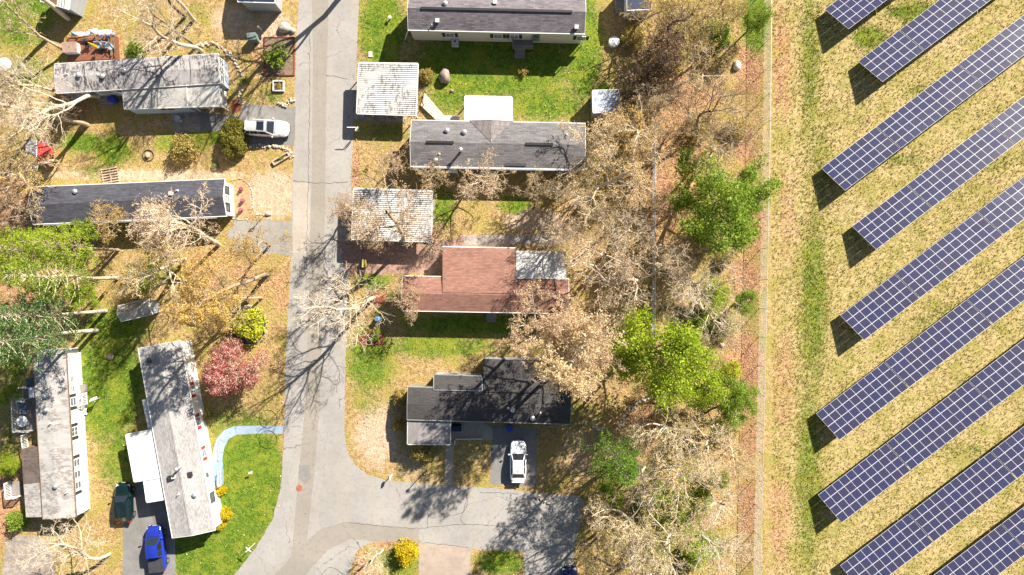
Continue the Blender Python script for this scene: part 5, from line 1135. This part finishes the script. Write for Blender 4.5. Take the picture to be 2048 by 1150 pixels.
T = [
 # upper left
 ('bare_tree', 'tall', 0, 137, 38, 1.12, BARK_P, None, 'thick pale bare trunk leaning out of the upper left corner past the brown ribbed shed', B),
 ('bare_tree', 'tall', 1, 176, 250, 1.0, BARK_T, None, 'tan bare tree rising left of the blue home from a shared foot', B, .3, (.0, .02)),
 ('bare_tree', 'bare', 1, 48, 225, 1.0, BARK_P, None, 'pale bare tree with drooping limbs sharing its foot with the tan one', C, 2.0),
 ('bare_tree', 'bare', 2, 300, 48, .95, BARK_P, None, 'big pale bare tree leaning over the yard behind the blue home', C, 1.0),
 ('bare_tree', 'tall', 2, 392, 94, .72, BARK_G, None, 'slimmer grey bare tree close behind the big pale one at the blue home', B, 4.0),
 ('bare_tree', 'tall', 0, 388, 40, .8, BARK_P, None, 'straight pale thin tree by the top edge left of the navy roofed building', B, 2.6),
 ('bare_tree', 'tall', 1, 371, 34, .7, BARK_D, None, 'dark thin tree by the top edge beside the straight pale thin one', B, 5.0),
 ('budding_tree', 'sparse', 0, 14, 14, .75, BARK_T, 'tan', 'budding tree crown in the extreme upper left corner', C),
 ('budding_tree', 'bud', 0, 38, 345, .82, BARK_P, 'gold', 'golden budding tree at the left edge below the red swing', C),
 ('bare_tree', 'bare', 0, 35, 165, .72, BARK_P, None, 'pale bare tree crown spreading over the grass at the left edge', C),
 ('shrub', 'brush', 0, 128, 218, .62, BARK_D, 'brown', 'dark bare thicket at the left end of the blue home', C),
 # left woods
 ('pine_tree', 'pine', 0, 28, 500, .9, BARK_G, 'lime', 'bright yellow green pine at the left edge beside the charcoal roof', C),
 ('pine_tree', 'pine', 1, 112, 488, .84, BARK_G, 'lime', 'full green pine covering the lower left corner of the charcoal roof', C),
 ('pine_tree', 'pine', 2, 236, 556, .95, BARK_P, 'pine', 'green pine with a pale trunk lying out toward the left edge', B),
 ('pine_tree', 'pine', 0, 212, 622, 1.0, BARK_P, 'blue', 'bluish pine with a pale grey trunk above the white home', B),
 ('pine_tree', 'pine', 1, 12, 680, 1.1, BARK_P, 'blue', 'dark bluish pine at the left edge above the white home', C),
 ('evergreen_tree', 'green', 0, 287, 553, .44, BARK_D, 'lime', 'dense dark green evergreen beside the small grey shed', C),
 ('evergreen_tree', 'green', 1, 160, 590, .42, BARK_D, 'lime', 'low bright green tree between the two pale pine trunks', C),
 ('evergreen_tree', 'green', 2, 172, 455, .36, BARK_D, 'green', 'small dark green tree against the front wall of the charcoal roofed home', C),
 ('evergreen_tree', 'green', 0, 100, 575, .3, BARK_D, 'lime', 'little yellow green tree among orange leaves left of the low bright one', C),
 ('budding_tree', 'sparse', 1, 438, 490, 1.0, BARK_P, 'pink', 'wide budding tree whose pale limbs reach over the charcoal roof', B, 3.9),
 ('budding_tree', 'sparse', 2, 370, 518, .95, BARK_P, 'gold', 'budding tree with crooked pale limbs above the small grey shed', B),
 ('budding_tree', 'high', 1, 535, 549, .95, BARK_G, 'gold', 'tall golden budding tree whose foot stands near the hollow log', B, 1.0),
 ('budding_tree', 'bud', 1, 505, 488, .74, BARK_G, 'gold', 'pale golden budding tree over the driveway of the charcoal roofed home', C),
 ('budding_tree', 'bud', 2, 452, 590, .7, BARK_T, 'olive', 'olive gold budding tree just left of the stone ringed bush', C),
 ('budding_tree', 'bud', 3, 215, 440, .55, BARK_T, 'gold', 'golden budding tree at the front of the charcoal roofed home', C),
 ('budding_tree', 'bud', 2, 300, 480, .52, BARK_D, 'brown', 'brown budding tree in the shade of the charcoal roofed home', C),
 ('budding_tree', 'bud', 1, 235, 590, .45, BARK_T, 'gold', 'small orange gold budding tree hanging over the small grey shed', C),
 ('budding_tree', 'sparse', 0, 20, 415, .6, BARK_T, 'pink', 'thin budding tree at the left end of the charcoal roofed home', C),
 ('red_maple', 'maple', 0, 455, 742, 1.5, BARK_P, 'red', 'round red leaved maple with pale branches beside the grey roofed home', C),
 # lower left and bottom
 ('bare_tree', 'bare', 1, 122, 1095, .78, BARK_P, None, 'big pale bare tree leaning over the gravel in the lower left corner', C, .8),
 ('bare_tree', 'bare', 2, 745, 1128, .5, BARK_P, None, 'pale bare tree on the small grass island at the bottom edge', C, 2.2),
 ('shrub', 'bush', 0, 32, 1042, 1.1, BARK_D, 'green', 'dark green bush at the lower left corner of the white home', C),
 ('shrub', 'green', 0, 18, 930, .3, BARK_D, 'lime', 'yellow green shrub on orange leaves left of the white home', C),
 ('shrub', 'green', 1, 12, 790, .34, BARK_D, 'green', 'green shrub in the shade left of the railed side deck', C),
 # centre
 ('bare_tree', 'sparse', 2, 785, 432, 1.0, BARK_T, 'pink', 'large budding tree spreading bare limbs over the lower ribbed carport', C, 1.2),
 ('bare_tree', 'bare', 0, 678, 618, .92, BARK_P, None, 'pale bare tree reaching its limbs out over the road', C, 3.0),
 ('budding_tree', 'bud', 3, 815, 598, .52, BARK_T, 'pink', 'pinkish budding tree over the left end of the red brown roof', C),
 ('budding_tree', 'bud', 1, 780, 318, .58, BARK_T, 'pink', 'orange budding tree at the left end of the cross gabled home', C),
 ('budding_tree', 'bud', 2, 962, 362, .68, BARK_P, 'pink', 'orange budding tree with a pale trunk in front of the cross gabled home', C),
 ('budding_tree', 'bud', 0, 866, 352, .46, BARK_T, 'tan', 'small tan budding tree between the two orange ones', C),
 ('budding_tree', 'sparse', 1, 690, 415, .5, BARK_G, 'pink', 'thin budding tree leaning over the road edge by the lower carport', C),
 ('budding_tree', 'bud', 3, 745, 468, .5, BARK_D, 'brown', 'brown budding tree in the shade below the lower ribbed carport', C),
 ('budding_tree', 'bud', 0, 1075, 378, .5, BARK_G, 'tan', 'tan budding tree at the shaded front of the cross gabled home', C),
 ('budding_tree', 'bud', 1, 1190, 285, .95, BARK_P, 'tan', 'broad tan budding tree over the right end of the cross gabled home', C),
 ('budding_tree', 'bud', 2, 1275, 265, .85, BARK_P, 'gold', 'golden budding tree just below the blue white shed at the fence', C),
 ('budding_tree', 'bud', 3, 1150, 375, .72, BARK_P, 'tan', 'tan budding tree at the lower right corner of the cross gabled home', C),
 ('budding_tree', 'sparse', 0, 1250, 345, 1.08, BARK_P, 'gold', 'thin golden tree with long limbs left of the pale wire fence midway up the yards', C),
 ('budding_tree', 'sparse', 1, 1130, 470, .66, BARK_P, 'pink', 'thin pinkish budding tree above the white metal patio roof', C),
 ('bare_tree', 'sparse', 2, 1216, 520, 1.02, BARK_P, 'brown', 'pale many limbed tree bursting outward right of the white patio roof', C),
 ('bare_tree', 'sparse', 0, 1255, 560, 1.0, BARK_P, 'brown', 'pale many limbed tree against the pale wire fence below the patio roof', C),
 ('budding_tree', 'bud', 0, 1225, 625, .6, BARK_G, 'tan', 'low tan budding tree near the short wire fence', C),
 ('budding_tree', 'high', 2, 1082, 655, .9, BARK_P, 'pink', 'pinkish budding tree over the lower right corner of the red brown roof', C),
 ('budding_tree', 'high', 1, 1142, 718, 1.08, BARK_P, 'tan', 'broad tan budding tree over the back of the black roofed home', C),
 ('bare_tree', 'bare', 1, 1215, 690, .66, BARK_P, None, 'pale bare tree beside the bright green tree at the short wire fence', C),
 ('budding_tree', 'high', 0, 1165, 680, .9, BARK_P, 'pink', 'tall thin pinkish budding tree between the two broad crowns above the black roof', C),
 # beyond the fence
 ('thicket_tree', 'sparse', 1, 1330, 110, .62, BARK_D, 'brown', 'dark brown twiggy tree in the upper woods', C),
 ('shrub', 'brush', 1, 1305, 150, 1.3, BARK_D, 'brown', 'big dark brown bare thicket right of the round white cover', C),
 ('shrub', 'brush', 0, 1360, 60, 1.2, BARK_D, 'brown', 'brown bare thicket near the top edge beside the slate blue shed', C),
 ('budding_tree', 'bud', 3, 1385, 35, .9, BARK_G, 'olive', 'olive budding tree at the top edge of the woods', C),
 ('budding_tree', 'bud', 1, 1455, 30, .75, BARK_G, 'olive', 'olive budding tree at the top edge next to the green corner bush', C),
 ('budding_tree', 'bud', 0, 1310, 30, .6, BARK_T, 'gold', 'golden budding tree beside the slate blue shed', C),
 ('evergreen_tree', 'green', 2, 1512, 35, .5, BARK_D, 'green', 'bright green small tree at the top of the chain link fence', C),
 ('bare_tree', 'bare', 2, 1420, 215, .85, BARK_G, None, 'grey bare tree spreading over golden ground in the upper woods', C),
 ('budding_tree', 'sparse', 2, 1400, 150, .7, BARK_P, 'gold', 'golden budding tree near the large pale rock in the woods', C),
 ('budding_tree', 'bud', 0, 1480, 190, .42, BARK_T, 'olive', 'small olive tree close to the chain link fence in the upper woods', C),
 ('budding_tree', 'bud', 2, 1330, 270, .7, BARK_G, 'brown', 'brown budding tree right of the top of the pale wire fence', C),
 ('budding_tree', 'sparse', 0, 1430, 300, .75, BARK_P, 'gold', 'thin golden budding tree above the big bright green tree', C),
 ('evergreen_tree', 'green', 0, 1440, 412, 1.22, BARK_D, 'green', 'big bright green tree alone beyond the pale wire fence', C),
 ('evergreen_tree', 'green', 2, 1490, 400, .6, BARK_D, 'green', 'smaller green tree reaching over the chain link fence beside the big one', C),
 ('budding_tree', 'bud', 3, 1335, 420, .62, BARK_T, 'brown', 'rusty brown budding tree left of the big bright green tree', C),
 ('bare_tree', 'bare', 0, 1395, 513, .6, BARK_G, None, 'dark bare tree stretching over the chain link fence', B, 2.0, (0, .22)),
 ('bare_tree', 'bare', 1, 1395, 560, .95, BARK_P, None, 'pale bare tree with a starry crown below the dark leaning one', C),
 ('evergreen_tree', 'green', 2, 1490, 605, .42, BARK_D, 'green', 'green tree leaning to the chain link fence amid bare branches', C),
 ('evergreen_tree', 'green', 0, 1425, 590, .42, BARK_D, 'lime', 'light green tree under the pale starry crown', C),
 ('shrub', 'bush', 1, 1450, 520, .9, BARK_D, 'olive', 'olive bush on orange leaves by the dark leaning tree', C),
 ('shrub', 'bush', 2, 1466, 740, 1.0, BARK_D, 'citron', 'small round yellow green bush on orange leaves', C),
 ('evergreen_tree', 'green', 1, 1318, 712, 1.28, BARK_D, 'lime', 'big yellow green tree at the lower end of the pale wire fence', C),
 ('evergreen_tree', 'green', 2, 1400, 770, .8, BARK_D, 'lime', 'yellow green tree joined to the right of the bigger one', C),
 ('evergreen_tree', 'green', 0, 1455, 805, .72, BARK_D, 'green', 'clear green tree reaching the chain link fence in the lower woods', C),
 ('pine_tree', 'pine', 2, 1235, 925, .92, BARK_D, 'deep', 'dark green conifer at the end of the side street', C),
 ('evergreen_tree', 'green', 1, 1222, 990, .4, BARK_D, 'green', 'small dark green tree below the conifer at the end of the side street', C),
 ('budding_tree', 'sparse', 1, 1330, 870, .9, BARK_P, 'olive', 'olive budding tree right of the dark green conifer', C),
 ('budding_tree', 'sparse', 2, 1420, 890, .82, BARK_P, 'tan', 'thin pale budding tree near the chain link fence in the lower woods', C),
 ('bare_tree', 'sparse', 0, 1350, 960, .95, BARK_P, 'gold', 'pale limbed budding tree in the middle of the lower woods', C),
 ('budding_tree', 'sparse', 1, 1255, 1060, .95, BARK_P, 'olive', 'olive budding tree spreading over the end of the side street', C),
 ('budding_tree', 'bud', 3, 1200, 1030, .5, BARK_D, 'brown', 'brown budding tree fringing the shaded end of the side street', C),
 ('budding_tree', 'sparse', 2, 1340, 1090, .92, BARK_P, 'olive', 'olive budding tree at the bottom edge of the woods', C),
 ('bare_tree', 'bare', 2, 1440, 1010, .72, BARK_P, None, 'pale bare tree near the chain link fence low in the woods', C),
 ('bare_tree', 'bare', 0, 1440, 1100, .7, BARK_P, None, 'pale bare tree at the bottom edge beside the chain link fence', C),
 ('evergreen_tree', 'green', 2, 1350, 1040, .45, BARK_D, 'green', 'green undergrowth tree beneath the pale branches at the bottom', C),
 ('evergreen_tree', 'green', 0, 1365, 1000, .34, BARK_D, 'green', 'little green tree deep in the lower woods', C),
 ('evergreen_tree', 'green', 1, 1440, 960, .3, BARK_D, 'lime', 'small yellow green tree beside the chain link fence', C),
 ('budding_tree', 'bud', 2, 1190, 1130, .62, BARK_T, 'olive', 'olive brown tree over the bottom end of the side street', C),
 ('shrub', 'bush', 2, 1400, 1000, 1.5, BARK_D, 'lime', 'broad light green shrub in the lower woods left of the chain link fence', C),
 ('shrub', 'bush', 0, 1300, 1010, 1.6, BARK_D, 'green', 'broad green shrub under pale branches right of the shaded street end', C),
 ('shrub', 'bush', 1, 1390, 1110, 1.5, BARK_D, 'lime', 'light green shrub at the bottom edge in the woods', C),
 ('shrub', 'bush', 2, 1460, 860, 1.2, BARK_D, 'olive', 'olive shrub below the clear green tree at the chain link fence', C),
 ('shrub', 'bush', 0, 1395, 640, 1.4, BARK_D, 'lime', 'light green shrub above the clear green tree in the woods', C),
 ('shrub', 'bush', 1, 1440, 660, 1.2, BARK_D, 'green', 'green shrub between bare branches and the white rock', C),
 ('shrub', 'bush', 2, 1470, 260, 1.3, BARK_D, 'olive', 'golden olive shrub near the chain link fence in the upper woods', C),
 ('shrub', 'bush', 0, 1395, 255, 1.5, BARK_D, 'olive', 'golden olive shrub beneath the grey bare tree', C),
 ('shrub', 'bush', 1, 1270, 70, 1.3, BARK_D, 'olive', 'olive shrub between the slate blue shed and the dark thicket', C),
 ('shrub', 'bush', 2, 1430, 70, 1.6, BARK_D, 'green', 'green shrub behind the olive trees at the top edge of the woods', C),
 ('bare_tree', 'bare', 1, 1340, 200, .6, BARK_G, None, 'small grey bare tree at the foot of the dark brown thicket', C),
 ('budding_tree', 'sparse', 0, 1300, 215, .62, BARK_G, 'tan', 'thin tan budding tree just right of the blue white shed', C),
 ('bare_tree', 'bare', 0, 1470, 280, .55, BARK_G, None, 'thin grey bare tree at the chain link fence above the big bright green tree', C),
 ('bare_tree', 'sparse', 1, 1345, 530, .7, BARK_P, 'tan', 'pale thin tree immediately right of the pale wire fence', C),
 ('bare_tree', 'bare', 2, 1340, 610, .6, BARK_P, None, 'pale bare tree right of the pale wire fence above the big yellow green tree', C),
 ('bare_tree', 'bare', 1, 1450, 655, .62, BARK_P, None, 'pale bare tree above the white rock in the litter', C),
 ('bare_tree', 'sparse', 2, 1420, 690, .6, BARK_G, 'brown', 'brownish thin tree between the big yellow green tree and the white rock', C),
 ('budding_tree', 'sparse', 0, 1270, 900, .6, BARK_P, 'tan', 'thin tan tree touching the right side of the dark conifer', C),
 ('bare_tree', 'bare', 0, 1290, 960, .62, BARK_P, None, 'white limbed bare tree below the dark conifer', C),
 ('bare_tree', 'bare', 2, 1380, 930, .55, BARK_P, None, 'white limbed bare tree central in the lower woods', C),
 ('bare_tree', 'sparse', 1, 1480, 930, .55, BARK_P, 'gold', 'golden thin tree against the chain link fence in the lower woods', C),
 ('bare_tree', 'bare', 1, 1290, 1120, .7, BARK_P, None, 'white limbed bare tree at the bottom edge right of the side street', C),
 ('bare_tree', 'sparse', 0, 1200, 440, .6, BARK_P, 'tan', 'thin pale tree on leaf litter right of the bare soil strip', C),
 ('bare_tree', 'bare', 0, 1260, 460, .62, BARK_P, None, 'pale bare tree left of the pale wire fence above the bursting tree', C),
 # shrubs of the yards
 ('hedge_bush', 'hedge', 0, 465, 275, 1.0, BARK_D, 'hedge', 'dense clipped oval hedge beside the silver suv', C, 1.5),
 ('shrub', 'bush', 2, 497, 649, 1.75, BARK_D, 'citron', 'lime yellow round bush inside the stone ring', C),
 ('shrub', 'bush', 0, 441, 981, .62, BARK_D, 'yellow', 'small bright yellow bush nearest the porch box of the grey roofed home', C),
 ('shrub', 'bush', 1, 450, 1029, .72, BARK_D, 'yellow', 'bright yellow bush, largest by the white wall of the grey roofed home', C),
 ('shrub', 'bush', 2, 440, 1051, .55, BARK_D, 'yellow', 'bright yellow bush at the lower corner of the grey roofed home', C),
 ('shrub', 'bush', 1, 412, 832, .6, BARK_D, 'olive', 'olive yellow bush by the white wall beneath the red maple', C),
 ('shrub', 'bush', 0, 812, 1106, 1.35, BARK_D, 'yellow', 'golden yellow bush on the grass island at the bottom edge', C),
 ('shrub', 'bush', 2, 843, 903, 1.25, BARK_D, 'olive', 'pale blotched bush at the front of the grey flat roof', C),
 ('shrub', 'bush', 1, 803, 795, .95, BARK_D, 'olive', 'green bush at the left end of the black roofed home, upper of two', C),
 ('shrub', 'bush', 0, 797, 850, .8, BARK_D, 'olive', 'green bush at the left end of the black roofed home, lower of two', C),
 ('shrub', 'clump', 0, 560, 118, 1.7, BARK_D, 'green', 'bright green leafy clump filling the red framed garden bed', B),
 ('shrub', 'clump', 1, 558, 172, .45, BARK_D, 'olive', 'small green clump in the square pale framed bed', B),
 ('shrub', 'clump', 0, 563, 318, .42, BARK_D, 'pine', 'dark green clump in the slim planter box', B),
 ('shrub', 'bush', 1, 268, 100, 1.0, BARK_D, 'pine', 'dark green shrub at the end of the back deck', C),
 ('shrub', 'bush', 0, 365, 296, 1.5, BARK_D, 'olive', 'loose green shrub on the yellow lawn below the blue home', C, None),
 ('shrub', 'clump', 1, 753, 672, .9, BARK_D, 'green', 'spiky green plant on the red mulch bed by the road', B),
 ('shrub', 'green', 2, 790, 590, .22, BARK_D, 'lime', 'yellow green shrub at the left end of the red brown roof', C),
 ('shrub', 'bush', 2, 852, 150, .8, BARK_D, 'olive', 'low green shrub at the right side of the upper ribbed carport', C),
 ('shrub', 'clump', 0, 1046, 144, .7, BARK_D, 'olive', 'small pale green plant at the shadow edge of the upper lawn', B),
 ('shrub', 'bush', 0, 1500, 350, .9, BARK_D, 'green', 'green bush beside the chain link fence next to the big bright green tree', C),
 ('shrub', 'bush', 1, 1208, 178, .7, BARK_D, 'green', 'green shrub above the blue white shed', C),
 ('shrub', 'clump', 1, 490, 163, .6, BARK_D, 'green', 'low green plants at the end of the blue home', B),
 # beyond the top edge: throws the branching shadow on the road
 ('bare_tree', 'bare', 1, 742, -82, 1.4, BARK_G, None, 'bare tree beyond the top edge whose shadow crosses the road', B),
]
FOOT = {'thin golden tree with long limbs left of the pale wire fence midway up the yards': (1205, 385), 'big pale bare tree leaning over the gravel in the lower left corner': (212, 1074), 'pale bare tree reaching its limbs out over the road': (752, 592), 'big pale bare tree leaning over the yard behind the blue home': (401, 102),
        'large budding tree spreading bare limbs over the lower ribbed carport': (815, 480), 'pale bare tree with drooping limbs sharing its foot with the tan one': (174, 253), 'pale bare tree on the small grass island at the bottom edge': (768, 1112)}
for row in T:
    nm, kind, v, px, py, sc, bk, lf, lab, mode = row[:10]; rz = row[10] if len(row) > 10 else None; ln = row[11] if len(row) > 11 else (0, 0)
    cat = {'hedge_bush': 'hedge', 'shrub': 'shrub'}.get(nm, 'tree')
    tree(nm, kind, v, px, py, sc, bk, lf, lab, mode, rz=rz, cat=cat, lean=ln, foot=FOOT.get(lab))
# ------------------------------------------------------------------ loose cover: stubble, lawn tufts, fallen leaves
def in_poly(px, py, poly):
    r = np.zeros(px.shape, bool); n = len(poly)
    for i in range(n):
        x0, y0 = poly[i]; x1, y1 = poly[(i + 1) % n]
        if y0 == y1: continue
        c = ((y0 > py) != (y1 > py)) & (px < (x1 - x0) * (py - y0) / (y1 - y0) + x0); r ^= c
    return r
PAVED = [road_pts, [(838, 1085), (940, 1096), (940, 1240), (838, 1240)], [(400, 207), (592, 207), (592, 292), (400, 292)], [(470, 442), (586, 440), (586, 500), (470, 480)], [(245, 940), (352, 940), (352, 1160), (245, 1160)],
         [(980, 850), (1074, 850), (1074, 974), (980, 974)], [(425, 850), (570, 850), (570, 945), (425, 945)], [(889, 842), (985, 842), (985, 890), (908, 890), (904, 970), (889, 970)], [(676, 385), (870, 385), (870, 548), (676, 548)], [(925, 467), (1112, 466), (1112, 490), (925, 492)]]
def weight(px, py, bl):
    f = np.zeros_like(px)
    for cx, cy, rx, ry, w in bl: f = np.maximum(f, w * np.exp(-.75 * (((px - cx) / rx) ** 2 + ((py - cy) / ry) ** 2) ** 1.5))
    return f
def scatter(name, n, dens, blade, m, seed, x0=-20, x1=2068, y0=-20, y1=1170):
    g = np.random.default_rng(seed); px, py = g.uniform(x0, x1, n), g.uniform(y0, y1, n)
    keep = g.uniform(0, 1, n) < dens(px, py)
    for poly in PAVED: keep &= ~in_poly(px, py, poly) | ((g.uniform(0, 1, n) < .06) & (blade is None))
    px, py = px[keep], py[keep]; k = len(px); X, Y = (px - CX) / S, (CY - py) / S; vs = []; fs = []
    if blade:          # tufts: leaning triangular blades
        nb, ln = blade
        for j in range(nb):
            a = g.uniform(0, 6.28, k); l = ln * g.uniform(.5, 1.3, k); tip = g.uniform(.3, 1.0, k) * l; w = l * .22
            bx, by = X + g.normal(0, .04, k), Y + g.normal(0, .04, k); ca, sa = np.cos(a), np.sin(a)
            vs.append(np.stack([np.stack([bx - sa * w, by + ca * w, np.zeros(k)], 1), np.stack([bx + sa * w, by - ca * w, np.zeros(k)], 1), np.stack([bx + ca * tip, by + sa * tip, l * .8], 1)], 1))
        V = np.concatenate(vs).reshape(-1, 3); F = np.arange(len(V)).reshape(-1, 3)
    else:              # fallen leaves: small tilted flakes
        a = g.uniform(0, 6.28, k); s = g.uniform(.035, .09, k); ca, sa = np.cos(a) * s, np.sin(a) * s; z = g.uniform(.012, .05, k); t1, t2 = g.normal(0, .35, k) * s, g.normal(0, .3, k) * s; o = np.abs(t1) + np.abs(t2)
        z = z + o
        V = np.stack([np.stack([X - ca, Y - sa, z - t1], 1), np.stack([X + sa * .6, Y - ca * .6, z - t2], 1), np.stack([X + ca, Y + sa, z + t1], 1), np.stack([X - sa * .6, Y + ca * .6, z + t2], 1)], 1).reshape(-1, 3); F = np.arange(len(V)).reshape(-1, 4)
    me = bpy.data.meshes.new(name); me.from_pydata(V.tolist(), [], F.tolist()); me.materials.append(m)
    o = bpy.data.objects.new(name, me); COL.objects.link(o); structure(o, 'stuff'); return o
sc_ = lambda v: np.clip(v, 0, 1)
scatter('grass', 18000, lambda x, y: .55 + .45 * np.sin(x * .021 + 2 * np.sin(y * .013)) * np.sin(y * .019), (3, .17), leaf_mat('straw_blade', (.36, .28, .10), (.66, .52, .28), .3), 1, x0=1545)
scatter('grass', 60000, lambda x, y: .28 + sc_(weight(x, y, GREEN)), (3, .16), leaf_mat('field_green_blade', (.15, .16, .02), (.38, .32, .05), .3), 2, x0=1545)
scatter('grass', 90000, lambda x, y: sc_(weight(x, y, GREEN) * 1.1 - .1), (3, .12), leaf_mat('lawn_blade', (.06, .15, .012), (.22, .33, .03), .35), 3, x1=1540)
scatter('grass', 90000, lambda x, y: .42 * (1 - sc_(weight(x, y, GREEN) * 1.2)), (2, .12), leaf_mat('dry_blade', (.36, .25, .06), (.66, .47, .22), .3), 4, x1=1530)
WOODS = LITTER + [(1370, 250, 170, 330, .8), (1380, 950, 180, 300, .8), (1220, 560, 100, 250, .7), (60, 560, 160, 120, .8), (440, 560, 130, 90, .8), (870, 380, 120, 60, .5), (1150, 800, 70, 120, .4)]
scatter('fallen_leaves', 120000, lambda x, y: .10 + .9 * sc_(weight(x, y, WOODS)), None, leaf_mat('fallen_leaf', (.34, .17, .08), (.72, .52, .34), .1), 5, x1=1530)
